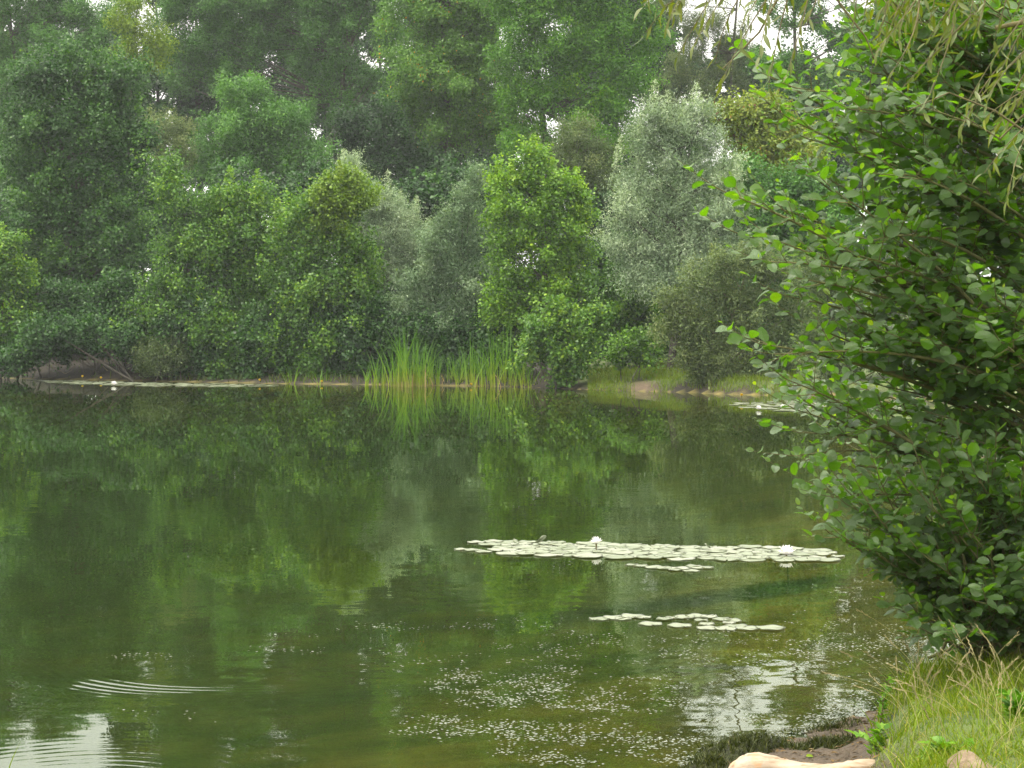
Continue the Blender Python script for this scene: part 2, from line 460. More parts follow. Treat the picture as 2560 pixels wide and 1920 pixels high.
slope = vmath('ADD', slope, rings(-1.55, 11.45, 84, 1.16, .17, .075, .11, (-.42, -.91, 0.0), 12.0))
slope = vmath('ADD', slope, rings(-1.85, 8.05, 78, .62, .34, .011, .10, (.1, 1.0, 0.0), 1.2))
slope = vmath('ADD', slope, rings(-.25, 10.9, 80, .45, .22, .014, .08, (.9, .2, 0.0), 2.0))
flat = vmath('MULTIPLY', slope, (1, 1, 0))
nrm = vmath('NORMALIZE', vmath('ADD', flat, (0, 0, 1)))
gl = n.new("ShaderNodeBsdfGlossy"); gl.inputs['Roughness'].default_value = 0.0
gl.inputs['Color'].default_value = (.90, .97, .88, 1)
l.new(nrm, gl.inputs['Normal'])
tr = n.new("ShaderNodeBsdfTransparent"); tr.inputs['Color'].default_value = (.74, .80, .40, 1)
df = n.new("ShaderNodeBsdfDiffuse"); df.inputs['Color'].default_value = (.010, .022, .004, 1)
mk = n.new("ShaderNodeMixShader"); mk.inputs['Fac'].default_value = .40
l.new(tr.outputs[0], mk.inputs[1]); l.new(df.outputs[0], mk.inputs[2])
fr = n.new("ShaderNodeFresnel"); fr.inputs['IOR'].default_value = 1.333; l.new(nrm, fr.inputs['Normal'])
ms = n.new("ShaderNodeMixShader"); l.new(fr.outputs[0], ms.inputs['Fac'])
l.new(mk.outputs[0], ms.inputs[1]); l.new(gl.outputs[0], ms.inputs[2])
o = n.new("ShaderNodeOutputMaterial"); l.new(ms.outputs[0], o.inputs['Surface'])
WATER = m
wv = [(-60, -2, 0), (16, -2, 0), (16, 72, 0), (-60, 72, 0)]
tag(build("water", wv, [[[0, 1, 2, 3]]], WATER), kind='structure')

# ------------------------------------------------------------------ far trees and shrubs
def quad_leaves(P, D, N, L, Wd):
    Sd = unit(np.cross(D, N)); N = np.cross(Sd, D)
    L = L[:, None]; Wd = Wd[:, None]
    a = P; c = P + D * L - N * L * .12
    b = P + D * L * .52 + Sd * Wd * .5 + N * L * .05; d = P + D * L * .52 - Sd * Wd * .5 + N * L * .05
    V = np.stack([a, b, c, d], 1).reshape(-1, 3)
    return V, np.arange(len(P) * 4).reshape(-1, 4)

UP = np.array([0, 0, 1.0])
GAPS = [(585, 150, 36, .84), (610, 185, 28, .80), (650, 205, 30, .75), (785, 115, 24, .82), (345, 205, 26, .80), (380, 215, 20, .75), (165, 68, 22, .7), (25, 60, 24, .65), (1640, 50, 34, 1.0), (1665, 95, 38, .98), (1720, 90, 40, .95), (1765, 120, 38, .93), (1800, 35, 44, 1.0), (1855, 15, 40, 1.0), (1690, -60, 50, .5), (1820, -60, 50, .6), (1560, 190, 24, .8), (1590, 215, 26, .75), (1505, 200, 18, .6), (700, 240, 22, .6), (1330, 195, 10, .7)]

def crown(circles, D, depth, rc, mleaf, dens, L, asp, rng, droop=.25, spires=(), sub=9, tint0=0.0, fill=1.0):
    lob = []
    CP, CA, CO, CT = [], [], [], []
    for cc in circles:
        u, v, r = cc[:3]; dt = cc[3] if len(cc) > 3 else 0
        rw = M2(r, D); ry = rw * depth
        c = W(u, v, D) + np.array([0, rng.normal(0, .25) * ry, 0])
        dt = dt + rng.normal(0, .06)
        lob.append((c, (rw * .72, ry * .72, rw * .72), dt, 1.0))
        k = max(3, int(dens * fill * 4.2 * (.72 * rw / rc) ** 2))
        q = unit(rng.normal(0, 1, (k, 3)))
        q[:, 2] = np.where(q[:, 2] < -.6, -q[:, 2] * .6, q[:, 2]); q = unit(q)
        ra = 1 - .6 * rng.random(k) ** 1.5
        CP.append(c + q * np.array([rw, ry, rw]) * .74 * (ra * (1 + .10 * rng.normal(0, 1, k)))[:, None])
        CA.append(unit(q * .75 + UP * .45 + rng.normal(0, .4, (k, 3)))); CO.append(q)
        CT.append(dt - .06 + rng.normal(0, .10, k))
        for j in range(sub):                      # leafy shoots that break the outline
            q = unit(rng.normal(0, 1, 3)); q[1] = -abs(q[1]) * .8 if rng.random() < .7 else q[1]
            if q[2] < -.5: q[2] *= -.5
            ax = unit(q * .75 + UP * rng.uniform(.1, .8) * (1 if droop < .4 else -.2) + rng.normal(0, .2, 3))
            ln = rw * rng.uniform(.45, 1.0)
            b = c + q * np.array([rw, ry, rw]) * rng.uniform(.35, .62)
            kk = max(4, int(dens * fill * ln * rw * .5 / rc ** 2))
            t = rng.beta(1.3, 1.3, kk)
            wd = rw * rng.uniform(.16, .26) * (1 - .8 * t)
            CP.append(b + ax * (t * ln)[:, None] + rng.normal(0, 1, (kk, 3)) * wd[:, None])
            CA.append(unit(ax * .8 + rng.normal(0, .35, (kk, 3)))); CO.append(unit(q * .6 + rng.normal(0, .4, (kk, 3))))
            CT.append(dt + rng.normal(0, .08) + .14 * t + rng.normal(0, .07, kk))
            lob.append((b + ax * ln * .4, (rw * .25,) * 3, dt, .5))
    CP, CA, CO, CT = map(np.concatenate, (CP, CA, CO, CT))
    n = len(CP)
    cnt = np.maximum(3, rng.poisson(mleaf, n))
    I = np.repeat(np.arange(n), cnt); N_ = len(I)
    A, O = CA[I], CO[I]
    P = CP[I] + A * (rng.uniform(-.8, 1.2, N_) * rc)[:, None] + rng.normal(0, rc * .38, (N_, 3))
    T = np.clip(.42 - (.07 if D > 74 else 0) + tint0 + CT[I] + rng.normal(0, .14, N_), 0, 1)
    if len(spires):
        for (u, v, ln) in spires:
            tip = W(u, v, D + rng.uniform(-.5, .3)); h = M2(ln, D); k = int(h / L * 18)
            t = rng.random(k); a = rng.uniform(0, 2 * np.pi, k); rr = (.05 + .38 * (1 - t) ** .8) * h * .55 * rng.uniform(.2, 1, k)
            sp = tip + np.stack([np.cos(a) * rr, np.sin(a) * rr, -(1 - t) * h + rr * .3], -1)
            P = np.concatenate([P, sp]); oo = np.stack([np.cos(a), np.sin(a), np.full(k, .4)], -1)
            O = np.concatenate([O, unit(oo)]); A = np.concatenate([A, unit(oo + UP * .6)])
            T = np.concatenate([T, np.clip(.76 + tint0 + rng.normal(0, .13, k), 0, 1)])
        N_ = len(P)
    if D > 74:                                    # thin places in the tall crowns
        uu = (P[:, 0] / P[:, 1] * F + 1280) / K; vv = (HZ - (P[:, 2] - CAMZ) / P[:, 1] * F) / K
        kp = np.zeros(len(P))
        for gu, gv, gr, gs in GAPS:
            for off in (0, max(0, 4 * F / K * (1 / 92 - 1 / D))):      # a gap stays open towards the low side too
                kp = np.maximum(kp, gs * np.exp(-(((uu - gu) / (gr * .75)) ** 2 + ((vv + off - gv) / (gr * .75)) ** 2) ** 2))
        ok = rng.random(len(P)) > kp
        P, A, O, T = P[ok], A[ok], O[ok], T[ok]; N_ = len(P)
    ok = P[:, 2] > .06
    P, A, O, T = P[ok], A[ok], O[ok], T[ok]; N_ = len(P)
    Dr = unit(A * .5 + rng.normal(0, .6, (N_, 3)) - UP * droop)
    Nn = unit(UP * .75 + O * .6 + np.array([0, -.25, 0]) + rng.normal(0, .55, (N_, 3)))
    Ls = L * rng.uniform(.65, 1.3, N_)
    V, Q = quad_leaves(P, Dr, Nn, Ls, Ls * asp * rng.uniform(.8, 1.1, N_))
    return V, Q, T, lob

DENS = {'blue': 2.3, 'birch': 2.3, 'robinia': 2.3, 'alder_dark': 1.7, 'alder': 1.6, 'alder_bright': 1.6, 'olive': 1.7, 'silver': 1.9, 'silver_green': 1.9, 'viburnum': 1.6}
SPEC = {  # rc, leaves per clump, density, leaf length, aspect, droop
 'alder': (.30, 34, 1.0, .105, .85, .25), 'alder_dark': (.32, 34, 1.0, .11, .85, .25), 'alder_bright': (.28, 34, 1.0, .10, .85, .25),
 'yellow': (.25, 30, 1.0, .09, .8, .2),
 'silver': (.26, 46, 1.1, .105, .24, .2), 'silver_green': (.26, 46, 1.1, .105, .26, .2), 'olive': (.26, 40, 1.0, .10, .38, .1),
 'blue': (.40, 46, .9, .13, .5, .2), 'birch': (.42, 50, .9, .125, .62, .45), 'robinia': (.42, 48, .9, .14, .5, .35), 'robinia_yellow': (.42, 40, .8, .14, .5, .35),
 'viburnum': (.3, 34, 1.0, .12, .7, .3),
}
seed = [100]
def tree(name, label, cat, sp, D, circles, base=None, spires=(), group=None, depth=.8, trunk_r=.12, bark=None, sub=9, dens=1.0, tint0=0, multi=1, lim=True, leafscale=1.0, extra=(), up=None):
    seed[0] += 1
    rng = np.random.default_rng(seed[0])
    if up is not None:
        circles = list(circles)
        ua, ub = min(c[0] for c in circles), max(c[0] for c in circles)
        for vv in np.arange(-95, up - 1, -60):
            for uu in np.arange(ua + 20, ub, 75):
                circles.append((uu + rng.uniform(-20, 20), vv + rng.uniform(-20, 20), rng.uniform(45, 65)))
    rc, ml, dn, L, asp, droop = SPEC[sp]
    V, Q, T, lob = crown(circles, D, depth, rc, ml, dn * dens * DENS.get(sp, 1.3) * 1.15, L * leafscale * .9, asp, rng, droop, spires, sub, tint0)
    us = [c[0] for c in circles]
    bu = base if base is not None else float(np.mean(us))
    bx = (bu * K - 1280) / F * D
    bz = float(height(np.array([bx]), np.array([D]))[0])
    t = thing(name, label, cat, (bx, D, bz), group)
    cr_ = build("crown", V, [Q], LM[sp], t, {"tint": ('FACE', T)})
    tb = Tubes(7)
    b0 = np.array([bx, D, bz - .2])
    mains = lob[::sub + 1]
    top = max(mains, key=lambda x: x[0][2])
    hh = top[0][2] - bz
    for k in range(multi):
        st = b0 + np.array([rng.normal(0, .15) * (multi > 1) * 2, rng.normal(0, .2) * (multi > 1), 0])
        tp = (top if k == 0 else mains[rng.integers(len(mains))])[0] + np.array([0, .1, .2])
        tr_ = wiggle(bez(st, st * .5 + tp * .5 + np.array([rng.normal(0, .1) * hh * .3, 0, 0]), tp, 10), hh * .006, rng)
        tb.add(tr_, np.linspace(trunk_r, trunk_r * .2, 10) / (1 if multi == 1 else 1.5))
        if k == 0: main_tr = tr_
    for li, (c, rr, dt, dnn) in enumerate(lob):
        big = li % (sub + 1) == 0
        if not big and rng.random() > .3: continue
        z = c[2] - abs(c[0] - bx) * .95 - .5 * rr[0]
        i = int(np.clip(np.searchsorted(main_tr[:, 2], z), 1, 8))
        s = main_tr[i]
        e = c + np.array([0, 0, rr[2] * .4])
        ln = np.linalg.norm(e - s)
        if ln < .3 or abs(c[0] - bx) > .9 * max(0, c[2] - bz) + .5: continue
        mid = s * .5 + e * .5 + UP * ln * .06 + rng.normal(0, .06, 3) * ln
        tb.add(wiggle(bez(s, mid, e, 7), ln * .012, rng), np.linspace(trunk_r * (.26 if big else .14), .008, 7))
    tb.build("trunk", bark or BARK, t)
    for (sp2, circ2, spir2) in extra:       # a part of the crown that differs from the rest
        rc, ml, dn, L, asp, droop = SPEC[sp2]
        V, Q, T, _ = crown(circ2, D - .6, depth, rc, ml, dn * dens * .55, L, asp, rng, droop, spir2, sub)
        tag(build("crown", V, [Q], LM[sp2], t, {"tint": ('FACE', T)}), "yellow green topmost part of the crown")
    return t

# back row
BG = "tall trees standing behind the far bank's shrubs"
tree("ash_tree", "tall bluish green tree in the top left corner, thin hazy crown with sky showing through", "tree", 'blue', 92,
     [(40, 60, 60), (120, 30, 60), (170, 130, 75), (60, 190, 80), (230, 60, 60), (20, 10, 50), (200, 230, 70), (100, 300, 90), (220, 330, 80), (110, 10, 45), (0, 130, 60), (10, 250, 70), (30, 350, 80), (170, 40, 45), (0, 420, 70), (290, 190, 40)], 120, group=BG, trunk_r=.22, dens=.85)
tree("ash_tree", "pale olive thin tree at the far left edge of the wood", "tree", 'olive', 98,
     [(-40, 60, 60), (10, 20, 45), (-30, 170, 70), (30, 130, 40), (-60, 20, 60), (-60, 300, 80)], -30, group=BG, trunk_r=.16, dens=.6)
tree("locust_tree", "yellow green feathery tree above the left alder's top", "tree", 'robinia_yellow', 88,
     [(300, 20, 42), (318, 75, 34), (285, 110, 30), (345, 105, 22), (262, 60, 22), (330, 140, 22)], 300, group=BG, trunk_r=.13, dens=.8, sub=7)
tree("locust_tree", "large grey green tree left of centre with sky gaps along its lower branches", "tree", 'blue', 96,
     [(420, 20, 85), (400, 110, 70), (470, 90, 70), (520, 0, 80), (560, 70, 60), (640, 20, 80), (690, 80, 62), (740, 0, 70), (800, 40, 60), (680, 190, 36), (470, 170, 50), (360, 60, 40), (380, 190, 40), (720, 250, 60), (790, 190, 44), (845, 100, 50), (560, -80, 80), (700, -90, 80), (420, -80, 70), (640, 270, 44), (820, -50, 60), (560, 130, 50), (620, 110, 50), (600, 60, 60), (500, 200, 44), (660, 150, 40), (740, 150, 50), (740, 70, 50)], 600, up=-190, group=BG, trunk_r=.2, tint0=-.06)
tree("willow_tree", "round dull green tree between the left alders and the birch", "tree", 'blue', 78,
     [(540, 260, 75), (480, 300, 60), (600, 300, 70), (540, 350, 80), (450, 370, 55), (640, 370, 65), (560, 440, 80), (520, 215, 35), (680, 340, 40)], 550, group=BG, trunk_r=.2, tint0=.06)
tree("shrub_tree", "small yellowing tree tucked behind the left alder's shoulder", "tree", 'olive', 76,
     [(340, 275, 36), (375, 300, 38), (330, 330, 40), (380, 350, 45), (350, 400, 50)], 350, group=BG, trunk_r=.1, tint0=.15)
tree("birch_tree", "broad birch at the centre, crown speckled with orange catkins", "tree", 'birch', 84,
     [(960, 60, 80), (900, 130, 75), (1010, 120, 80), (1060, 40, 70), (930, 200, 80), (1020, 210, 80), (1080, 170, 60), (880, 20, 60), (960, 290, 75), (1040, 290, 60), (1000, -40, 80), (1090, -20, 60), (900, -50, 60), (1090, 260, 45), (880, 250, 50)], 985, up=-210, group=BG, trunk_r=.26, tint0=.03)
tree("hornbeam_tree", "dark shaded tree left of the birch reaching down behind the silver willow", "tree", 'alder_dark', 82,
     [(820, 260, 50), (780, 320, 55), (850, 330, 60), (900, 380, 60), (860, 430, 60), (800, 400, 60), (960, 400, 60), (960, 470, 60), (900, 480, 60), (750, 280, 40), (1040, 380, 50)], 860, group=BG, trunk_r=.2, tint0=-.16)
tree("locust_tree", "fresh green locust tree right of the birch with feathery leaves", "tree", 'robinia', 80,
     [(1180, 30, 70), (1270, 20, 75), (1350, 60, 60), (1390, 110, 46), (1200, 130, 75), (1290, 140, 75), (1360, 190, 60), (1180, 220, 66), (1270, 250, 70), (1340, 270, 50), (1140, 80, 50), (1230, -60, 80), (1330, -40, 60), (1410, 60, 30), (1220, 320, 60), (1300, 330, 60), (1130, 320, 55), (1120, 40, 60), (1125, 140, 60), (1120, 230, 60), (1110, -30, 60)], 1262, up=-200, group=BG, trunk_r=.24)
tree("willow_tree", "rounded dull willow behind the bright middle alder's right side", "tree", 'olive', 66,
     [(1240, 300, 48), (1200, 345, 50), (1280, 350, 48), (1240, 390, 60), (1310, 400, 40)], 1245, group=BG, trunk_r=.12, tint0=-.05)
tree("birch_tree", "slim olive tree right of the fresh green locust", "tree", 'olive', 95,
     [(1480, 60, 45), (1540, 80, 55), (1590, 120, 50), (1500, 130, 50), (1560, 170, 50), (1460, 170, 40), (1520, 220, 50), (1600, 200, 40), (1450, 20, 40), (1620, 60, 30), (1480, 280, 60), (1420, 230, 40)], 1530, up=-180, group=BG, trunk_r=.14, dens=.7)
tree("willow_tree", "thin dark stemmed tree at upper right with white sky between its twigs", "tree", 'blue', 88,
     [(1650, 20, 28), (1690, 60, 30), (1740, 20, 30), (1790, 60, 32), (1770, 130, 38), (1710, 150, 38), (1840, 90, 40), (1830, 170, 50), (1680, 200, 40), (1760, 220, 50), (1640, 150, 28), (1850, 10, 30), (1720, -50, 40), (1650, -60, 40), (1800, -60, 40)], 1735, up=-130, group=BG, trunk_r=.2, dens=.5, sub=7)
tree("ash_tree", "dark tree whose crown fills the gap above the alder's leaves at right", "tree", 'alder_dark', 92,
     [(1900, 60, 60), (1960, 130, 70), (1880, 200, 70), (1990, 20, 60), (2060, 100, 80), (2150, 60, 90), (1920, 290, 80), (2050, 230, 80), (2150, 220, 80), (2250, 120, 90)], 2000, up=-230, group=BG, trunk_r=.24)
tree("guelder_rose", "yellowing shrub with dark red berry clusters right of the tall silver willow", "shrub", 'viburnum', 60,
     [(1610, 265, 45), (1660, 250, 40), (1600, 320, 45), (1660, 310, 50), (1710, 300, 40), (1690, 360, 50), (1750, 350, 50), (1640, 240, 30), (1630, 370, 45), (1570, 250, 26)], 1655, trunk_r=.08, multi=3)
tree("willow_shrub", "bluish green shrub beneath the yellowing berry shrub", "shrub", 'blue', 57,
     [(1640, 420, 50), (1700, 420, 50), (1750, 430, 60), (1660, 480, 50), (1720, 490, 60), (1610, 390, 30), (1790, 500, 70), (1690, 550, 60)], 1690, trunk_r=.08, multi=3)
# wood behind everything, rows of trunks and crowns that close the view at eye level
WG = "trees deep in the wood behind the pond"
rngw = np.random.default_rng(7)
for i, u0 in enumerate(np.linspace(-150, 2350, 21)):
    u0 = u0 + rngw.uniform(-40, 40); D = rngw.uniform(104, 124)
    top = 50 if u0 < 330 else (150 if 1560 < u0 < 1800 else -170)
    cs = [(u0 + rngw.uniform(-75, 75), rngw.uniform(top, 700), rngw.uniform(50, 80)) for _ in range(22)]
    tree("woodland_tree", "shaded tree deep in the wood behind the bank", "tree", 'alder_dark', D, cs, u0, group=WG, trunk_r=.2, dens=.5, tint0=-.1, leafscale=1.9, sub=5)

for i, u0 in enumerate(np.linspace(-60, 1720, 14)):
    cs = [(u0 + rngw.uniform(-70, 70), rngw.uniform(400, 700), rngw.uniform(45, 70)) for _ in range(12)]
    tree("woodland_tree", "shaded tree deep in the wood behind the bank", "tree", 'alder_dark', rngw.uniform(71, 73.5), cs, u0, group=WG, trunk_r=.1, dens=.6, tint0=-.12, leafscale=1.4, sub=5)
# front row along the far bank
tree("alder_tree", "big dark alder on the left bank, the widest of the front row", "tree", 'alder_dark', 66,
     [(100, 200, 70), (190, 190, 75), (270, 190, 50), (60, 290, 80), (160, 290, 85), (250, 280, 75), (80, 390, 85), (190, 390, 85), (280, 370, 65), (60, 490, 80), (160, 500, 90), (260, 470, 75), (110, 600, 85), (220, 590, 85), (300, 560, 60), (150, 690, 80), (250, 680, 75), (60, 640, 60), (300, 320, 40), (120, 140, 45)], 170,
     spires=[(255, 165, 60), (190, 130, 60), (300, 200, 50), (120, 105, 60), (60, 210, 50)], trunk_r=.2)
tree("willow_shrub", "narrow leaved shrub at the left edge of the far bank", "shrub", 'alder', 62,
     [(10, 560, 45), (40, 620, 40), (-20, 640, 60), (30, 700, 50), (-30, 730, 60), (20, 760, 40), (-40, 560, 50), (70, 740, 34)], 5, spires=[(35, 510, 80), (75, 560, 60), (5, 480, 70)], trunk_r=.07, multi=3)
tree("alder_tree", "mid green alder second from the left along the bank, pale leafy tips", "tree", 'alder', 61.5,
     [(490, 450, 45), (560, 440, 45), (420, 490, 60), (510, 510, 65), (590, 510, 55), (380, 560, 65), (470, 590, 70), (560, 600, 70), (370, 650, 70), (450, 680, 75), (540, 690, 75), (330, 720, 60), (410, 740, 55), (500, 760, 50), (580, 750, 45), (370, 440, 50), (350, 390, 45)], 470,
     spires=[(497, 362, 90), (555, 368, 90), (430, 430, 60), (600, 430, 60), (470, 410, 50), (525, 400, 60)], trunk_r=.13, multi=3)
tree("alder_tree", "alder with a yellow tinged top beside the left silver willow", "tree", 'alder', 60,
     [(720, 440, 50), (660, 460, 50), (760, 470, 45), (640, 530, 60), (720, 530, 65), (780, 550, 50), (640, 620, 65), (730, 620, 70), (790, 640, 55), (660, 700, 65), (750, 710, 65), (690, 760, 50), (620, 750, 45), (780, 760, 45), (830, 740, 40)], 710,
     spires=[(640, 425, 60), (690, 410, 50), (760, 420, 50)], trunk_r=.12, multi=3,
     extra=[('yellow', [(735, 395, 24), (715, 425, 30), (765, 410, 26), (745, 445, 34), (690, 445, 26), (785, 435, 24), (720, 480, 30)], [(733, 348, 50), (770, 365, 40)])])
tree("silver_willow", "silvery willow leaning right, the left of the two pale willows", "tree", 'silver', 62.5,
     [(770, 395, 34), (810, 430, 40), (850, 470, 45), (890, 500, 38), (830, 520, 50), (880, 560, 50), (790, 470, 40), (840, 590, 50), (760, 365, 24), (920, 560, 36)], 830,
     spires=[(742, 322, 60), (772, 335, 60), (838, 370, 60), (900, 425, 55), (865, 410, 50), (925, 470, 50)], trunk_r=.09, multi=4)
tree("silver_willow_shrub", "low greyish willow shrub behind the reeds", "shrub", 'silver_green', 59.5,
     [(980, 490, 45), (950, 550, 50), (1020, 540, 45), (920, 610, 55), (990, 610, 60), (1050, 600, 40), (900, 670, 50), (970, 680, 55), (1040, 670, 45), (870, 700, 45), (1010, 720, 40), (1010, 440, 30), (1030, 400, 25), (940, 740, 40)], 970,
     spires=[(1040, 355, 60), (1010, 390, 55), (960, 450, 50)], trunk_r=.08, multi=4)
tree("alder_tree", "bright green pointed alder in the middle of the far bank", "tree", 'alder_bright', 57.5,
     [(1140, 400, 45), (1090, 400, 40), (1190, 420, 45), (1100, 470, 60), (1180, 490, 60), (1240, 480, 40), (1090, 550, 55), (1170, 570, 65), (1240, 560, 50), (1110, 630, 60), (1190, 650, 60), (1250, 640, 45), (1130, 710, 50), (1080, 690, 40), (1250, 430, 26), (1150, 350, 26)], 1165,
     spires=[(1152, 290, 90), (1195, 340, 70), (1245, 360, 70), (1075, 350, 60), (1105, 345, 60), (1270, 420, 50)], trunk_r=.12, multi=3)
tree("alder_shrub", "low leafy alder bush at the right end of the reeds", "shrub", 'alder', 54.5,
     [(1210, 690, 40), (1180, 730, 42), (1240, 740, 42), (1200, 780, 42), (1250, 790, 36), (1160, 770, 30), (1220, 820, 26), (1270, 700, 24)], 1215, spires=[(1215, 640, 40), (1245, 660, 40), (1180, 670, 40)], trunk_r=.05, multi=4, tint0=.06)
tree("silver_willow", "tall silvery white willow, the right of the two pale willows", "tree", 'silver', 55,
     [(1420, 270, 40), (1500, 260, 40), (1460, 300, 50), (1390, 330, 50), (1530, 330, 50), (1460, 380, 65), (1380, 400, 55), (1550, 390, 50), (1360, 470, 55), (1440, 480, 70), (1530, 470, 65), (1350, 540, 50), (1420, 560, 65), (1500, 560, 65), (1570, 540, 45), (1370, 610, 50), (1440, 630, 55), (1590, 450, 35), (1510, 640, 50)], 1470,
     spires=[(1415, 175, 95), (1440, 195, 80), (1503, 178, 95), (1480, 215, 70), (1340, 290, 60), (1385, 250, 60), (1555, 270, 60), (1590, 340, 50), (1330, 330, 40)], trunk_r=.15, multi=3, tint0=-.02)
tree("willow_shrub", "olive sallow with bare leaning branches on the right of the grassy gap", "shrub", 'olive', 51.5,
     [(1560, 590, 50), (1500, 620, 40), (1620, 580, 50), (1680, 600, 55), (1570, 660, 50), (1640, 670, 60), (1450, 660, 28), (1440, 715, 32), (1510, 700, 34), (1590, 740, 55), (1660, 760, 55), (1540, 770, 40), (1560, 815, 36), (1620, 810, 40), (1720, 690, 60), (1690, 800, 45), (1525, 820, 24), (1492, 735, 34), (1482, 785, 26), (1512, 785, 30)], 1580, trunk_r=.07, multi=5, bark=BARK_PALE,
     spires=[(1660, 525, 50), (1600, 520, 50), (1540, 530, 40)])
tree("sallow_shrub", "dark shrub overhanging the water behind the right hand alder leaves", "shrub", 'olive', 50.0,
     [(1760, 760, 50), (1820, 740, 60), (1880, 780, 60), (1800, 810, 40), (1880, 680, 80), (1780, 640, 70), (1960, 760, 80), (1980, 640, 90), (2080, 740, 90)], 1850, trunk_r=.07, multi=4, tint0=-.12)
tree("bramble_bush", "dark green bush at the back of the grassy gap", "shrub", 'alder', 56.5,
     [(1330, 690, 45), (1390, 700, 40), (1350, 740, 40), (1400, 750, 30), (1310, 730, 30), (1440, 760, 26), (1370, 650, 50), (1320, 640, 50), (1480, 720, 40)], 1365, trunk_r=.04, multi=4, tint0=-.05)
tree("bramble_bush", "small round green bush standing on the grass of the far bank", "shrub", 'alder_bright', 53.5,
     [(1360, 760, 22), (1385, 752, 20), (1340, 772, 16), (1400, 772, 14)], 1365, trunk_r=.03, multi=3, tint0=-.15)
tree("willow_seedling", "small yellowish bush on the bare earth at the left bank's foot", "shrub", 'olive', 60.5,
     [(350, 775, 22), (375, 760, 20), (330, 785, 18), (365, 790, 20), (390, 785, 14)], 355, spires=[(395, 735, 34), (352, 740, 30)], trunk_r=.03, multi=3, dens=.6, tint0=-.2)
tree("willow_seedling", "spindly yellowish sapling left of the small bank bush", "shrub", 'olive', 60.8,
     [(308, 775, 8), (312, 795, 9), (305, 760, 6), (322, 800, 8)], 310, trunk_r=.02, dens=.5, tint0=-.15, sub=4)
tree("alder_shrub", "dark low branches sweeping over the left bank's bare earth", "shrub", 'alder_dark', 61.0,
     [(60, 760, 40), (110, 730, 40), (200, 740, 40), (280, 750, 36), (20, 790, 30), (430, 775, 34), (480, 790, 30), (540, 795, 30), (600, 790, 30), (650, 800, 24)], 300, trunk_r=.05, multi=4, tint0=-.05)

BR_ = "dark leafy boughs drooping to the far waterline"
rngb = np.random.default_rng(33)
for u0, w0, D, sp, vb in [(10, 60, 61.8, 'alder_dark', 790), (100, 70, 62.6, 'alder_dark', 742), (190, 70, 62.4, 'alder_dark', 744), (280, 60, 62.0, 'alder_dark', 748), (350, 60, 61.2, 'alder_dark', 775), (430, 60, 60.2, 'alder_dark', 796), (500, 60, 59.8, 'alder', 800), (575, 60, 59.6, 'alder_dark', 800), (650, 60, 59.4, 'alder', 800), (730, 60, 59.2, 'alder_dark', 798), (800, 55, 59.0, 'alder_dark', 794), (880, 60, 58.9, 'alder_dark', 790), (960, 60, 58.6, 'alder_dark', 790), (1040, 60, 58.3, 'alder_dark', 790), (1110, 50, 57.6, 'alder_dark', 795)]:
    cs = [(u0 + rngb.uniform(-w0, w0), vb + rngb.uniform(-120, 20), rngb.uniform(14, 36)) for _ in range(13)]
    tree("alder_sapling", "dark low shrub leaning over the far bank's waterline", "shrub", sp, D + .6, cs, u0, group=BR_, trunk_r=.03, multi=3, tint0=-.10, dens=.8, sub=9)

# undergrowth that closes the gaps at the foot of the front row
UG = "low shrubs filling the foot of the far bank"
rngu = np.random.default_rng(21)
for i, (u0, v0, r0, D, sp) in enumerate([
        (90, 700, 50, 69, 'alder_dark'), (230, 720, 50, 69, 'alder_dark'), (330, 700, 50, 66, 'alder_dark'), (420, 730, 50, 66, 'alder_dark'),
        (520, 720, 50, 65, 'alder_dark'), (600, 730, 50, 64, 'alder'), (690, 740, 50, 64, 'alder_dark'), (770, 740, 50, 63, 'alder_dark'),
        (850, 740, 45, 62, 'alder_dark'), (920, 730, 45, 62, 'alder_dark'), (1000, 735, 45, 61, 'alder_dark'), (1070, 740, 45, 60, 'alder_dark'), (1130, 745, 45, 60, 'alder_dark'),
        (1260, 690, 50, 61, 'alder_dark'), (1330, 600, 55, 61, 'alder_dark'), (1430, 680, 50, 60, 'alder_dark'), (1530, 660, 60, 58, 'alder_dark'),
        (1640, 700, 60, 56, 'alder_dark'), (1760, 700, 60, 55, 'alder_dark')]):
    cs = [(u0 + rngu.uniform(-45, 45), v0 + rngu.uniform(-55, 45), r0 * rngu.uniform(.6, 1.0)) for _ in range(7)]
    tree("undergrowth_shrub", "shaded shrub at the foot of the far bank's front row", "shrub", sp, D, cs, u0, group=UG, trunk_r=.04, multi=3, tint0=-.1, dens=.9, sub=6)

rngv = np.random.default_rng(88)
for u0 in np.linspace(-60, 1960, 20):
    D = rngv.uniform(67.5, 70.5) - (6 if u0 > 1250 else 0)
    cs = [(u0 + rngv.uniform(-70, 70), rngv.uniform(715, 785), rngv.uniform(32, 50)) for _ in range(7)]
    tree("undergrowth_shrub", "shaded shrub at the foot of the far bank's front row", "shrub", 'alder_dark', D, cs, u0, group=UG, trunk_r=.03, multi=3, tint0=-.16, dens=.8, sub=5)

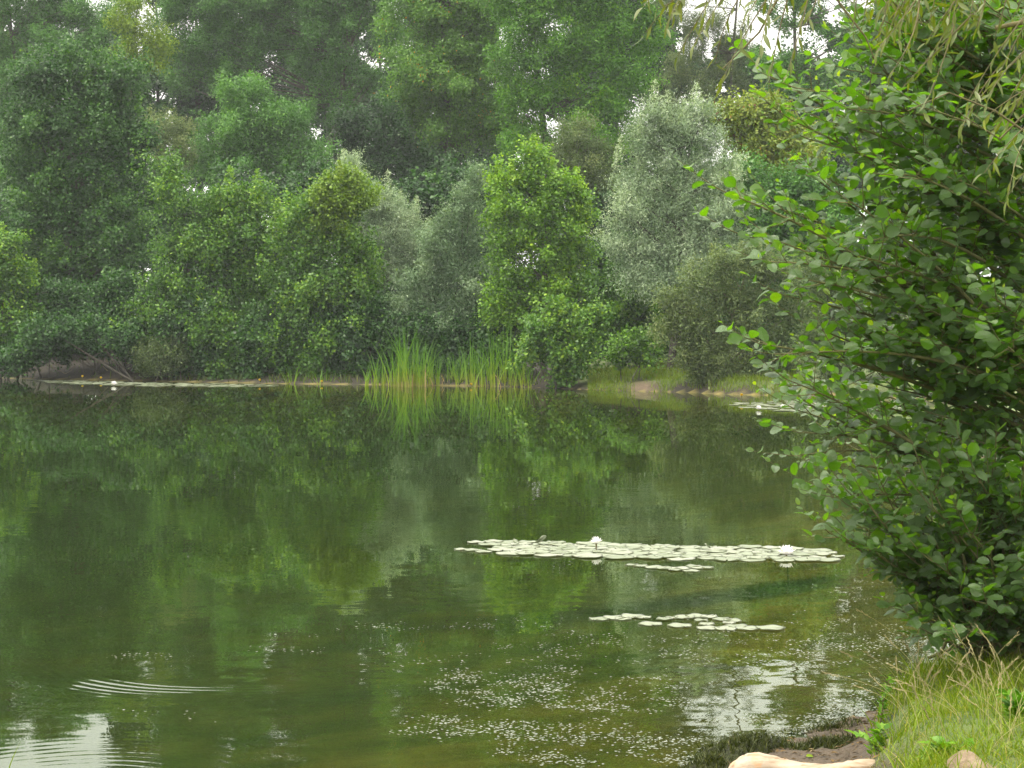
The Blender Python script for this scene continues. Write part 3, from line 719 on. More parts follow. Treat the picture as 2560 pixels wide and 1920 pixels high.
# ------------------------------------------------------------------ ribbons: reeds, grass
def ribbons(P, H, lean, curve, width, ns, rng, taper=1.0, twist=.6):
    """P bases, H lengths, lean unit xy dirs, curve amounts -> strips"""
    N_ = len(P); t = np.linspace(0, 1, ns)
    L2 = np.concatenate([lean, np.zeros((N_, 1))], 1)
    c = P[:, None, :] + UP * (H[:, None] * (t - .28 * np.abs(curve)[:, None] * t ** 2.2))[..., None] + L2[:, None, :] * (H[:, None] * (curve[:, None] * t ** 1.7))[..., None]
    a = rng.uniform(0, 2 * np.pi, N_)
    sd = np.stack([np.cos(a), np.sin(a), np.zeros(N_)], -1)
    w = (width[:, None] * (1 - t[None, :] ** 2.2 * .97) * .5)[..., None]
    V = np.stack([c - sd[:, None, :] * w, c + sd[:, None, :] * w], 2).reshape(-1, 3)
    b = (np.arange(N_)[:, None] * ns + np.arange(ns - 1)[None, :]) * 2
    Q = np.stack([b, b + 1, b + 3, b + 2], -1).reshape(-1, 4)
    return V, Q, np.tile(np.repeat(t[:-1], 1), N_), c

def grass_mat(name, cols, pos, trans=.35):
    return leaf_mat(name, cols, pos, trans=trans, gloss=.02, rough=.45)
REED = grass_mat("cattail_leaf", [(0.27, 0.27, 0.10), (0.22, 0.27, 0.06), (0.13, 0.23, 0.035), (0.075, 0.165, 0.030), (0.085, 0.165, 0.035)], [0, .14, .36, .66, 1])
REED_DRY = grass_mat("dry_reed", [(0.34, 0.24, 0.13), (0.42, 0.31, 0.18)], [0, 1])
RG = "cattails standing in the shallow water of the far bank"
rr = np.random.default_rng(5)
reeds = []
for u, vb, vt, nb, wd in [(793, 833, 770, 5, 8), (812, 833, 745, 9, 12), (829, 832, 760, 5, 7), (848, 834, 728, 14, 12), (862, 835, 705, 16, 14), (880, 836, 700, 18, 14), (896, 834, 712, 16, 14), (912, 835, 720, 16, 14), (928, 833, 740, 10, 10), (945, 833, 752, 12, 9),
                       (972, 831, 745, 12, 14), (988, 833, 755, 7, 10), (1004, 831, 735, 12, 13), (1020, 833, 716, 13, 13), (1038, 835, 740, 14, 15), (1056, 832, 742, 8, 11), (1070, 836, 712, 16, 16), (1092, 834, 690, 14, 13), (1108, 836, 735, 10, 11), (1126, 836, 720, 13, 14), (1142, 837, 748, 9, 13),
                       (628, 829, 772, 8, 15), (668, 827, 782, 8, 15), (690, 830, 788, 6, 12), (712, 829, 784, 5, 14)]:
    D = Dw(vb, 0.0); c0 = W(u, vb, D)
    h = M2(vb - vt, D); w_ = M2(wd, D)
    nb = int(nb * 1.6)
    x = rr.normal(0, w_ * .42, nb); y = rr.normal(0, .22, nb)
    P = np.stack([c0[0] + x, c0[1] + y, np.full(nb, -.15)], -1)
    a = np.where(rr.random(nb) < .5, 0, np.pi) + rr.normal(0, .7, nb) + (x < 0) * 0
    lean = np.stack([np.cos(a), np.sin(a)], -1)
    sparse = u < 740
    V, Q, T, _ = ribbons(P, h * rr.uniform(.5, 1.16, nb) + .15, lean, rr.uniform(.02, .30 if not sparse else .6, nb) * rr.choice([1, 1, 1, 2], nb), rr.uniform(.022, .042, nb), 8, rr)
    t = thing("cattail", ("short sparse cattail in the thin patch left of the main reeds" if sparse else ("tall cattail in the dense left stand of reeds" if u < 955 else "cattail in the looser right stand of reeds")), "reed", (c0[0], c0[1], -.15), RG if not sparse else "short cattails left of the main reeds")
    build("leaf_blades", V, [Q], REED, t, {"tint": ('FACE', T)})
    if not sparse and nb > 12:
        kd = 1
        P2 = np.stack([c0[0] + rr.normal(0, w_ * .5, kd), c0[1] - .15 + rr.normal(0, .15, kd), np.full(kd, -.1)], -1)
        a = rr.uniform(0, 6.28, kd)
        V, Q, T, _ = ribbons(P2, h * rr.uniform(.2, .5, kd) + .1, np.stack([np.cos(a), np.sin(a)], -1), rr.uniform(.05, .8, kd), np.full(kd, .026), 6, rr)
        build("dry_stalk", V, [Q], REED_DRY, t, {"tint": ('FACE', T)})
    reeds.append(t)

# ------------------------------------------------------------------ lily pads and flowers
m, n, l = nt("lily_pad")
at = n.new("ShaderNodeObjectInfo")
tcn = n.new("ShaderNodeTexCoord")
nz1 = n.new("ShaderNodeTexNoise"); nz1.inputs['Scale'].default_value = 14; nz1.inputs['Detail'].default_value = 5
l.new(tcn.outputs['Object'], nz1.inputs['Vector'])
add = n.new("ShaderNodeMath"); add.operation = 'MULTIPLY_ADD'; add.inputs[1].default_value = .45; l.new(at.outputs['Random'], add.inputs[0])
sub_ = n.new("ShaderNodeMath"); sub_.operation = 'MULTIPLY'; sub_.inputs[1].default_value = .6; l.new(nz1.outputs['Fac'], sub_.inputs[0]); l.new(sub_.outputs[0], add.inputs[2])
pr = ramp(n, [(0.11, 0.14, 0.07), (0.185, 0.21, 0.13), (0.245, 0.26, 0.19)], [.15, .5, .85]); l.new(add.outputs[0], pr.inputs['Fac'])
nzb = n.new("ShaderNodeTexNoise"); nzb.inputs['Scale'].default_value = 3.2; nzb.inputs['Detail'].default_value = 4
l.new(tcn.outputs['Object'], nzb.inputs['Vector'])
spot = ramp(n, [(0, 0, 0), (1, 1, 1)], [.60, .68]); l.new(nzb.outputs['Fac'], spot.inputs['Fac'])
mbr = n.new("ShaderNodeMixRGB"); mbr.inputs['Color2'].default_value = (.13, .10, .045, 1)
l.new(spot.outputs['Color'], mbr.inputs['Fac']); l.new(pr.outputs['Color'], mbr.inputs['Color1'])
b = n.new("ShaderNodeBsdfPrincipled"); b.inputs['Roughness'].default_value = .38
l.new(mbr.outputs['Color'], b.inputs['Base Color'])
bp = n.new("ShaderNodeBump"); bp.inputs['Strength'].default_value = .4; bp.inputs['Distance'].default_value = .01
l.new(nz1.outputs['Fac'], bp.inputs['Height']); l.new(bp.outputs[0], b.inputs['Normal'])
o = n.new("ShaderNodeOutputMaterial"); l.new(b.outputs[0], o.inputs['Surface'])
PAD = m

def pad_mesh(rng):
    """round floating leaf with its slit, gently waved and turned up at the rim, 4 mm thick"""
    k = 30; ang = np.linspace(.10, 2 * np.pi - .10, k)
    rr_ = 1 + .045 * np.sin(ang * 3 + rng.uniform(0, 6)) + .02 * rng.normal(0, 1, k)
    V = [(0, 0, .004)]; rings_ = [.45, .85, 1.0]
    ph = rng.uniform(0, 6)
    for q, z in zip(rings_, (.003, .003, .011)):
        zz = z + (.010 * q ** 3) * np.sin(ang * 4 + ph)
        V += list(np.stack([np.cos(ang) * rr_ * q, np.sin(ang) * rr_ * q, np.maximum(zz, .001)], -1))
    top = len(V)
    V += [(0, 0, -.01)] + list(np.stack([np.cos(ang) * rr_ * .99, np.sin(ang) * rr_ * .99, np.full(k, -.006)], -1))
    F3, F4 = [], []
    for i in range(k - 1):
        F3.append((0, 1 + i, 2 + i))
        for r_ in range(2):
            a = 1 + r_ * k + i
            F4.append((a, a + k, a + k + 1, a + 1))
        a = 1 + 2 * k + i
        F4.append((a, top + 1 + i, top + 2 + i, a + 1))
        F3.append((top, top + 2 + i, top + 1 + i))
    return np.array(V), F3, F4
rp = np.random.default_rng(11)
protos = []
for i in range(5):
    V, F3, F4 = pad_mesh(rp)
    me_o = build("lily_pad", V, [F3, F4], PAD, smooth=True)
    protos.append(me_o)
used_p = set()
def put_pad(x, y, r, label, group, tilt=0.0, z=.0):
    i = int(rp.integers(0, 5))
    if i in used_p:
        o = protos[i].copy(); COL.objects.link(o)
    else:
        o = protos[i]; used_p.add(i)
    o.location = (x, y, .004 + z)
    o.scale = (r, r * rp.uniform(.9, 1.05), r * 1.0 if tilt == 0 else r)
    o.scale[2] = .35
    o.rotation_euler = (rp.normal(0, .006) + tilt, rp.normal(0, .006), rp.uniform(0, 6.28))
    tag(o, label, "lily pad", group)
    return o
def bed_trace(lst, label, group):
    for j, (u, v, hw) in enumerate(lst):
        D = Dw(v); p = W(u, v, D); put_pad(p[0], p[1], M2(hw, D), label, group, z=.0012 * (j % 5))
def zoom3(x, y, hw):
    return ((1100 + x / 2.212) / K, (1300 + y / 2.212) / K, hw / 2.212 / K)
bed_trace([zoom3(*q) for q in [(880, 550, 55), (960, 543, 62), (1060, 536, 70), (1125, 543, 45), (1240, 553, 45), (1165, 577, 67), (1325, 587, 70), (1350, 541, 60), (1420, 536, 60), (1490, 540, 50), (1440, 556, 40), (1560, 552, 55), (1620, 560, 50), (1475, 581, 50), (1600, 575, 40), (1640, 590, 65), (1480, 601, 65), (1580, 605, 70), (1700, 604, 72), (1830, 603, 80), (1010, 549, 50), (1280, 545, 40)]],
          "pale lily pad in the small raft nearest the viewer", "lily pads of the near raft")
bed_trace([zoom3(*q) for q in [(1060, 250, 40), (1110, 256, 45), (1190, 265, 60), (1250, 270, 60), (1330, 272, 55), (1390, 283, 50), (1440, 265, 60), (1400, 258, 45), (1480, 268, 35), (1300, 280, 40)]],
          "pale lily pad in the short strip just in front of the flowering raft", "lily pads of the short strip")
bed_trace([zoom3(*q) for q in [(120, 164, 45), (180, 168, 50), (240, 178, 50), (200, 126, 50)]],
          "pale lily pad at the detached left tip of the flowering raft", "lily pads at the raft's left tip")
# the flowering raft: scattered close together inside its outline
def inpoly(x, y, poly):
    r = False; n_ = len(poly)
    for i in range(n_):
        (x1, y1), (x2, y2) = poly[i], poly[(i + 1) % n_]
        if (y1 > y) != (y2 > y) and x < (x2 - x1) * (y - y1) / (y2 - y1) + x1: r = not r
    return r
def scatter_pads(poly, n_, rmin, rmax, gap, label, group, seed_):
    rg = np.random.default_rng(seed_)
    pts = []
    us = [p[0] for p in poly]; vs = [p[1] for p in poly]
    for _ in range(6000):
        if len(pts) >= n_: break
        u = rg.uniform(min(us), max(us)); D = rg.uniform(Dw(max(vs)), Dw(min(vs)))
        v = (CAMZ * F / D + HZ) / K
        if not inpoly(u, v, poly): continue
        p = W(u, v, D); r = rg.uniform(rmin, rmax)
        if all((p[0] - q[0]) ** 2 + (p[1] - q[1]) ** 2 > ((r + q[2]) * gap) ** 2 for q in pts):
            pts.append((p[0], p[1], r))
    for j, (x, y, r) in enumerate(pts):
        put_pad(x, y, r, label, group, z=.0012 * (j % 7))
    return pts
raft = [(c[0], c[1]) for c in [zoom3(x, y, 1) for x, y in [(255, 122), (560, 124), (990, 138), (1150, 150), (1260, 155), (1500, 152), (1700, 152), (1860, 158), (2130, 165), (2130, 200), (2150, 226), (1900, 226), (1560, 222), (1300, 217), (1100, 214), (960, 212), (760, 205), (580, 203), (420, 196), (300, 165)]]]
scatter_pads(raft, 130, .085, .135, .62, "pale lily pad packed into the wide raft that carries two white flowers", "lily pads of the flowering raft", 3)
bed_trace([zoom3(*q) for q in [(1230, 143, 52), (2200, 203, 40)]], "single pale lily pad floating just off the flowering raft", "lone pads by the flowering raft")
# far strips
stripL = [(62, 820), (180, 823), (330, 827), (480, 829.5), (600, 832.5), (605, 834), (480, 836), (330, 834.5), (200, 831), (110, 826)]
scatter_pads(stripL, 95, .15, .23, .74, "small lily pad in the long far strip along the left bank", "lily pads along the far left bank", 4)
stripR = [(1560, 873), (1640, 867), (1750, 866), (1900, 868), (1960, 876), (1900, 890), (1800, 888), (1700, 889), (1620, 882), (1600, 877)]
scatter_pads(stripR, 70, .13, .20, .76, "small lily pad in the far patch behind the alder leaves", "lily pads of the far right patch", 5)

def petal(rng, L, Wd, el, az, curl):
    ns = 6; t = np.linspace(0, 1, ns)
    w = Wd * np.array([.35, .75, 1.0, .92, .6, .06]) * .5
    e = el + curl * t
    rr_ = np.concatenate([[0], np.cumsum(np.cos(e[:-1]) * L / (ns - 1))]); zz = np.concatenate([[0], np.cumsum(np.sin(e[:-1]) * L / (ns - 1))])
    ca, sa = math.cos(az), math.sin(az)
    V = []
    for i in range(ns):
        for sgn in (-1, 0, 1):
            x, y, z = rr_[i], sgn * w[i], zz[i] + abs(sgn) * w[i] * .35
            V.append((x * ca - y * sa, x * sa + y * ca, z))
    Fq = []
    for i in range(ns - 1):
        for j in range(2):
            a = i * 3 + j; Fq.append((a, a + 1, a + 4, a + 3))
    return np.array(V), np.array(Fq)
m, n, l = nt("lily_petal")
b = n.new("ShaderNodeBsdfPrincipled"); b.inputs['Base Color'].default_value = (.82, .80, .80, 1); b.inputs['Roughness'].default_value = .5
tr_ = n.new("ShaderNodeBsdfTranslucent"); tr_.inputs['Color'].default_value = (.8, .76, .74, 1)
mm = n.new("ShaderNodeMixShader"); mm.inputs['Fac'].default_value = .3
l.new(b.outputs[0], mm.inputs[1]); l.new(tr_.outputs[0], mm.inputs[2])
o = n.new("ShaderNodeOutputMaterial"); l.new(mm.outputs[0], o.inputs['Surface'])
PETAL = m
STAMEN = noise_mat("lily_stamens", [(.55, .36, .04), (.75, .55, .08)], 60)
STEM = noise_mat("lily_stem", [(.10, .07, .03), (.14, .12, .05)], 30)
YELLOW = noise_mat("yellow_petal", [(.60, .40, .01), (.78, .55, .02)], 40)
SEPAL = noise_mat("lily_sepal", [(.10, .14, .04), (.20, .2, .08)], 30)
def white_lily(x, y, z, dia, label, group=None, stem=True):
    rg = np.random.default_rng(int(abs(x * 991)) + 3)
    t = thing("water_lily", label, "flower", (x, y, z), group)
    VV, FF, c = [], [], 0
    for wh, (k, el, L) in enumerate([(8, .35, .56), (8, .72, .54), (7, 1.05, .48), (5, 1.3, .38)]):
        for i in range(k):
            V, Fq = petal(rg, dia * L * rg.uniform(.93, 1.06), dia * .20, el + rg.normal(0, .06), i * 2 * np.pi / k + wh * .4 + rg.normal(0, .06), .25)
            VV.append(V + np.array([0, 0, dia * .03 * wh])); FF.append(Fq + c); c += len(V)
    build("petals", np.concatenate(VV) + np.array([x, y, z]), [np.concatenate(FF)], PETAL, t, smooth=True)
    tb = Tubes(5)
    for i in range(26):
        a = rg.uniform(0, 6.28); q = rg.uniform(.02, .13) * dia
        p = np.array([x + math.cos(a) * q * .5, y + math.sin(a) * q * .5, z + dia * .08])
        tb.add(np.stack([p, p + np.array([math.cos(a) * q * .5, math.sin(a) * q * .5, dia * .11]), p + np.array([math.cos(a) * q * .7, math.sin(a) * q * .7, dia * .19])]), [.0015, .002, .0012])
    tb.build("stamens", STAMEN, t)
    tb = Tubes(7)
    tb.add(np.array([[x + .02, y + .02, -.25], [x + .005, y, -.05], [x, y, z * .5 - .01], [x, y, z + dia * .03]]), [.0045, .0045, .005, .009])
    tb.build("stem", STEM, t)
    return t
p = W(1288, 1189, Dw(1189)); white_lily(p[0], p[1], .058, .125, "white water lily held up on a stem above the wide pad raft")
p = W(1699, 1201, Dw(1202)); white_lily(p[0], p[1], .012, .17, "broad white water lily floating at the right end of the wide raft")
p = W(246, 833, Dw(833)); white_lily(p[0], p[1], .02, .24, "white flower alone on the far left strip of pads")
p = W(1639, 886, Dw(886)); white_lily(p[0], p[1], .02, .17, "white water lily at the left of the far right pad patch")
p = W(1690, 881, Dw(881)); white_lily(p[0], p[1], .01, .13, "half open small white water lily in the middle of the far right pad patch")
p = W(1844, 866, Dw(866)); white_lily(p[0], p[1], .03, .11, "tiny white bud at the back of the far right pad patch")
def yellow_lily(u, v, vb, label):
    D = Dw(vb); p = W(u, v, D); x, y, z = p; z = max(z, .05); d_ = .085
    t = thing("yellow_pond_lily", label, "flower", (x, y, z), None)
    VV, FF, c = [], [], 0
    rg = np.random.default_rng(int(u))
    for wh, (k, el) in enumerate([(5, .9), (5, 1.25)]):
        for i in range(k):
            V, Fq = petal(rg, d_ * .8, d_ * .75, el, i * 2 * np.pi / k + wh * .6, .5)
            VV.append(V); FF.append(Fq + c); c += len(V)
    build("petals", np.concatenate(VV) + np.array([x, y, z]), [np.concatenate(FF)], YELLOW, t, smooth=True)
    tb = Tubes(6); tb.add(np.array([[x, y + .02, -.2], [x, y, z * .5], [x, y, z + .01]]), [.006, .006, .01]); tb.build("stem", STEM, t)
for u, v, vb, lb in [(178, 815, 823, "yellow pond lily near the left end of the far bank"), (218, 818, 824, "yellow pond lily left of the lone white flower"), (561, 823, 830, "yellow pond lily at the right end of the far left strip"),
                     (695, 826, 831, "yellow pond lily by the short sparse cattails"), (1018, 833, 836, "yellow pond lily among the right stand of reeds"), (1602, 856, 867, "yellow pond lily at the left of the far right patch"), (1790, 860, 868, "yellow pond lily at the right of the far right patch")]:
    yellow_lily(u, v, vb, lb)
for q in [(560, 140, 34), (420, 152, 20), (1480, 178, 22)]:
    u, v, hw = zoom3(*q); D = Dw(v); p = W(u, v, D)
    o = put_pad(p[0], p[1], M2(hw, D), "lily pad tipped up on edge among the flat pads of the wide raft", "tipped up lily pads", tilt=.7, z=.05)

# ------------------------------------------------------------------ small pondweed leaves afloat
rw = np.random.default_rng(31)
FU, FV = [], []
def spray(u0, u1, v0, v1, n_, su=0, sv=0, clump=14):
    """n_ leaves along the band from (u0, v0) to (u1, v1), gathered in little groups"""
    k = max(1, n_ // clump)
    t = rw.random(k); cu = u0 + (u1 - u0) * t + rw.normal(0, su, k); cv = v0 + (v1 - v0) * t + rw.normal(0, sv, k)
    i = rw.integers(0, k, n_)
    FU.append(cu[i] + rw.normal(0, 20, n_)); FV.append(cv[i] + rw.normal(0, 4.4, n_))
spray(960, 1340, 1465, 1500, 700, 45, 24)
spray(1000, 1330, 1500, 1530, 300, 40, 14)
spray(880, 1200, 1562, 1590, 420, 30, 10)
spray(1150, 1480, 1585, 1612, 420, 40, 14)
spray(1050, 1220, 1625, 1650, 150, 40, 10)
spray(1240, 1560, 1545, 1500, 130, 40, 14)
spray(1560, 2000, 1415, 1395, 520, 60, 20)
spray(1150, 1560, 1425, 1400, 220, 60, 14)
spray(1280, 1700, 1380, 1380, 130, 80, 12)
spray(1700, 2000, 1370, 1400, 240, 60, 16)
spray(740, 1190, 1355, 1352, 110, 10, 3, 5)
spray(270, 360, 1415, 1420, 40, 8, 3, 5)
spray(520, 690, 1403, 1408, 34, 10, 3, 4)
spray(640, 960, 1395, 1410, 24, 40, 20, 3)
spray(180, 420, 1540, 1555, 10, 40, 10, 3)
spray(1480, 1905, 1655, 1530, 1100, 16, 9)
spray(1540, 1900, 1605, 1515, 420, 30, 14)
spray(1860, 1960, 1480, 1475, 60, 20, 5)
spray(1640, 1860, 1300, 1250, 50, 60, 20, 4)
spray(880, 1900, 1450, 1450, 160, 60, 50, 3)
FU, FV = np.concatenate(FU), np.concatenate(FV)
D = Dw(FV); X = (FU * K - 1280) / F * D
ok = sdf(X, D) < -.02
X, Y = X[ok], D[ok]; N_ = len(X)
k = 7; ang = np.arange(k) * 2 * np.pi / k
a = rw.uniform(0, 6.28, N_); L = rw.uniform(.0042, .0095, N_); asp = rw.uniform(.6, .95, N_)
lx = np.cos(ang)[None, :] * L[:, None]; ly = np.sin(ang)[None, :] * (L * asp)[:, None]
px = lx * np.cos(a)[:, None] - ly * np.sin(a)[:, None]; py = lx * np.sin(a)[:, None] + ly * np.cos(a)[:, None]
tx, ty = rw.normal(0, .045, N_)[:, None], rw.normal(0, .045, N_)[:, None]
pz = .004 + L[:, None] * .1 + px * tx + py * ty + (lx / L[:, None]) ** 2 * L[:, None] * .15
V = np.stack([X[:, None] + px, Y[:, None] + py, np.maximum(pz, .0015)], -1).reshape(-1, 3)
WEED = leaf_mat("pondweed_leaf", [(.055, .07, .035), (.10, .12, .07), (.17, .18, .13)], None, trans=.1, gloss=.07, rough=.3)
tag(build("pondweed", V, [np.arange(N_ * k).reshape(-1, k)], WEED, attrs={"tint": ('FACE', rw.random(N_))}),
    "tiny pale oval pondweed leaves scattered over the shallow near water", "water plant", kind="stuff")

# ------------------------------------------------------------------ near leaves
def near_leaves(P, D, N, L, Wd, curl, prof, pet, rng, fold=.22, wav=.05):
    """broad leaves of 3 columns: folded along the midrib, curled, with petiole; P base of the petiole"""
    t = np.array([p[0] for p in prof]); w = np.array([p[1] for p in prof]); ns = len(t)
    Sd = unit(np.cross(D, N)); Nn = np.cross(Sd, D); N_ = len(P)
    s = np.concatenate([[-pet, -pet * .02], t]); w = np.concatenate([[.03, .03], w]); ns += 2
    cen = P[:, None, :] + D[:, None, :] * (L[:, None] * (s + pet)[None, :])[..., None] - Nn[:, None, :] * (L[:, None] * curl[:, None] * np.clip(s, 0, 1)[None, :] ** 2)[..., None]
    ww = (Wd[:, None] * w[None, :] * .5)
    wv_ = rng.normal(0, wav, (N_, ns)) * (w[None, :] > .3)
    fo = fold * rng.uniform(.3, 1.6, N_)[:, None]
    e1 = cen + Sd[:, None, :] * ww[..., None] + Nn[:, None, :] * (ww * (fo + wv_))[..., None]
    wv2 = rng.normal(0, wav, (N_, ns)) * (w[None, :] > .3)
    e2 = cen - Sd[:, None, :] * ww[..., None] + Nn[:, None, :] * (ww * (fo + wv2))[..., None]
    V = np.stack([e1, cen, e2], 2).reshape(-1, 3)
    b = (np.arange(N_)[:, None] * ns + np.arange(ns - 1)[None, :]) * 3
    Q = np.concatenate([np.stack([b, b + 1, b + 4, b + 3], -1).reshape(-1, 4), np.stack([b + 1, b + 2, b + 5, b + 4], -1).reshape(-1, 4)])
    uv = np.stack([np.tile(np.array([1, 0, -1.0]), N_ * ns) * np.repeat(np.tile(w, N_), 3), np.repeat(np.tile(s, N_), 3)], -1)
    leafid = np.concatenate([np.repeat(np.arange(N_), ns - 1)] * 2)
    return V, Q, uv, leafid
ALDER_P = [(0, .10), (.07, .42), (.15, .60), (.20, .72), (.27, .86), (.33, .88), (.42, 1.0), (.48, .96), (.58, 1.02), (.64, .95), (.73, .93), (.79, .80), (.87, .66), (.93, .42), (1.0, .10)]
WILLOW_P = [(0, .12), (.1, .5), (.25, .88), (.4, 1.0), (.6, .88), (.8, .5), (.92, .22), (1.0, .03)]
ALDER_N = leaf_mat("near_alder_leaf", [(0.042, 0.098, 0.012), (0.082, 0.170, 0.018), (0.13, 0.24, 0.026), (0.21, 0.33, 0.04), (0.30, 0.39, 0.06)], [0, .3, .6, .88, 1], trans=.5, gloss=.034, rough=.28, veins=True, back=(.10, .17, .05))
ALDER_STEM = noise_mat("alder_shoot_bark", [(.10, .10, .035), (.17, .16, .06)], 30)

def alder(name, label, base, branches, seed_, shoot_len=.34, leafL=.059, trunkpath=None, inner=None):
    rng = np.random.default_rng(seed_)
    t = thing(name, label, "tree" if name == "alder_tree" else "shrub", base)
    tb = Tubes(6)
    if trunkpath is not None:
        for tp_, r0, r1 in trunkpath: tb.add(tp_, np.linspace(r0, r1, len(tp_)))
    LP, LD, LN, LL, LT = [], [], [], [], []
    def shoot(a, d, ln, tipnew):
        m_ = max(4, int(ln / .027))
        e = a + d * ln + UP * ln * .10
        pts = bez(a, a * .5 + e * .5 - UP * ln * .05 + rng.normal(0, .02, 3) * ln, e, m_ + 1)
        tb.add(pts, np.linspace(.0030, .0011, m_ + 1))
        tg = unit(np.gradient(pts, axis=0))
        for i in range(1, m_ + 1):
            f = i / m_
            sgn = 1 if i % 2 else -1
            out = unit(np.cross(tg[i], UP) + 1e-6)
            if i == m_:
                dd = tg[i] + UP * .25 + rng.normal(0, .2, 3)
            else:
                dd = tg[i] * (.45 + .4 * f) + out * sgn * .85 + UP * rng.normal(.02, .28) + rng.normal(0, .18, 3)
            nn = UP * 1.0 + np.array([-.22, -.20, 0]) + rng.normal(0, .46, 3)
            LP.append(pts[i]); LD.append(dd); LN.append(nn)
            sz = 1.10 * leafL * rng.uniform(.6, 1.22) * (1.0 if f < .72 else max(.38, 1 - (f - .72) * 2.1))
            LL.append(sz)
            LT.append(np.clip(.34 + rng.normal(0, .13) + (.48 if f > .88 else (.18 if f > .72 else 0)) * tipnew, 0, 1))
    for (st, en, ln_sh) in branches:
        st, en = np.asarray(st), np.asarray(en)
        Ln = np.linalg.norm(en - st)
        mid = st * .45 + en * .55 + UP * Ln * rng.uniform(.02, .12) + rng.normal(0, .05, 3) * Ln
        pts = bez(st, mid, en, 14)
        tb.add(pts, np.linspace(.004 + .006 * Ln, .0025, 14))
        tg = unit(np.gradient(pts, axis=0))
        nsh = int(max(3, Ln * .68 / .075))
        for k_ in range(nsh):
            f = .32 + .66 * (k_ + rng.random() * .6) / nsh
            j = min(12, int(f * 13)); q = f * 13 - j
            a = pts[j] * (1 - q) + pts[j + 1] * q
            out = unit(np.cross(tg[j], UP) + 1e-6) * (1 if k_ % 2 else -1)
            d = unit(tg[j] * rng.uniform(.55, .95) + out * rng.uniform(.3, .8) + UP * rng.normal(.12, .35) + rng.normal(0, .15, 3))
            shoot(a, d, ln_sh * rng.uniform(.45, 1.0) * (1.1 - .5 * f), 1.0)
        shoot(pts[-1], unit(tg[-1] + UP * .15), ln_sh * .8, 1.0)
    P, Dd, Nn = np.array(LP), unit(np.array(LD)), unit(np.array(LN)); L = np.array(LL); T = np.array(LT)
    V, Q, uv, lid = near_leaves(P, Dd, Nn, L, L * rng.uniform(.64, .84, len(L)), rng.normal(.16, .24, len(L)), ALDER_P, .18, rng)
    build("leaves", V, [Q], ALDER_N, t, {"tint": ('FACE', T[lid])}, smooth=True, uv=uv)
    tb.build("branches", ALDER_STEM, t)
    return t, len(L)

ra = np.random.default_rng(77)
SIL = [(-150, 1800), (0, 1800), (60, 1800), (110, 1800), (160, 1640), (190, 1690), (215, 1730), (260, 1700), (300, 1730), (370, 1740), (412, 1490), (440, 1610), (505, 1540), (560, 1620), (640, 1690), (700, 1700), (740, 1580), (760, 1610), (800, 1650), (860, 1700), (880, 1640), (930, 1700), (980, 1680), (1035, 1700), (1090, 1790)]
def silu(v): return float(np.interp(v, [s_[0] for s_ in SIL], [s_[1] for s_ in SIL]))
gz = lambda x, y: float(height(np.array([x]), np.array([y]))[0])
TR = np.array([3.15, 9.9, gz(3.15, 9.9)])
tpath = [(bez(TR - UP * .3, TR + np.array([-.15, 0, 2.0]), TR + np.array([.1, -.1, 5.2]), 14), .075, .02),
         (bez(TR - UP * .3, TR + np.array([-.5, -.5, 1.0]), TR + np.array([-.55, -.6, 4.4]), 14), .055, .015)]
br = []
def addbr(u, v, D, ln, root=None):
    e = W(u, v, D)
    zr = max(.5, e[2] - (.30 + .35 * ra.random()) * abs(TR[0] - e[0]) - .1)
    tp_ = tpath[ra.integers(0, 2)][0] if root is None else root
    j = int(np.clip(np.searchsorted(tp_[:, 2], zr), 1, len(tp_) - 1))
    br.append((tp_[j], e, ln))
for v, u in [(165, 1665), (190, 1720), (262, 1715), (300, 1745), (372, 1745), (412, 1560), (440, 1650), (507, 1600), (520, 1680), (565, 1660), (640, 1700), (742, 1640), (765, 1690), (820, 1700), (868, 1740), (885, 1720), (935, 1730), (985, 1720), (1040, 1740), (1075, 1800), (110, 1870), (60, 1870), (20, 1860), (-40, 1850), (460, 1700), (600, 1720), (700, 1740)]:
    addbr(u, v, ra.uniform(8.3, 9.1) + (.7 if v > 850 else 0), .30)
for _ in range(165):
    v = ra.uniform(-150, 1110); lo = max(silu(v), 1700) + 85
    u = lo + (2330 - lo) * ra.random() ** 1.15
    addbr(u, v, ra.uniform(8.2, 9.9) + .9 * float(sstep(750, 950, v)), .34)
_, nl1 = alder("alder_tree", "large alder leaning in from the right with broad glossy leaves close to the viewer", tuple(TR), br, 5, trunkpath=tpath)
# lower bush
B0 = np.array([2.36, 9.35, gz(2.36, 9.35)])
SIL2 = [(990, 2050), (1010, 1960), (1040, 1850), (1090, 1800), (1150, 1740), (1170, 1790), (1200, 1880), (1230, 1910), (1290, 1970), (1320, 1935), (1360, 1960), (1400, 2060)]
br = []
for v, u in [(1005, 2100), (1035, 1900), (1060, 1830), (1090, 1830), (1150, 1790), (1165, 1830), (1200, 1900), (1235, 1930), (1300, 1990), (1325, 1960), (1355, 1985), (1000, 2150), (1030, 2000), (1060, 2200), (1040, 2210)]:
    e = W(u, v, ra.uniform(8.5, 9.0)); br.append((B0 + np.array([ra.normal(0, .08), ra.normal(0, .05), .02]), e, .27))
for _ in range(85):
    v = ra.uniform(1020, 1370); lo = float(np.interp(v, [s_[0] for s_ in SIL2], [s_[1] for s_ in SIL2])) + 45
    u = lo + (2300 - lo) * ra.random()
    e = W(u, v, ra.uniform(8.5, 9.4)); br.append((B0 + np.array([ra.normal(.1, .15), ra.normal(0, .08), .02]), e, .28))
_, nl2 = alder("alder_bush", "low young alder bush rooted in the grass at the right water's edge", tuple(B0), br, 6, leafL=.062)

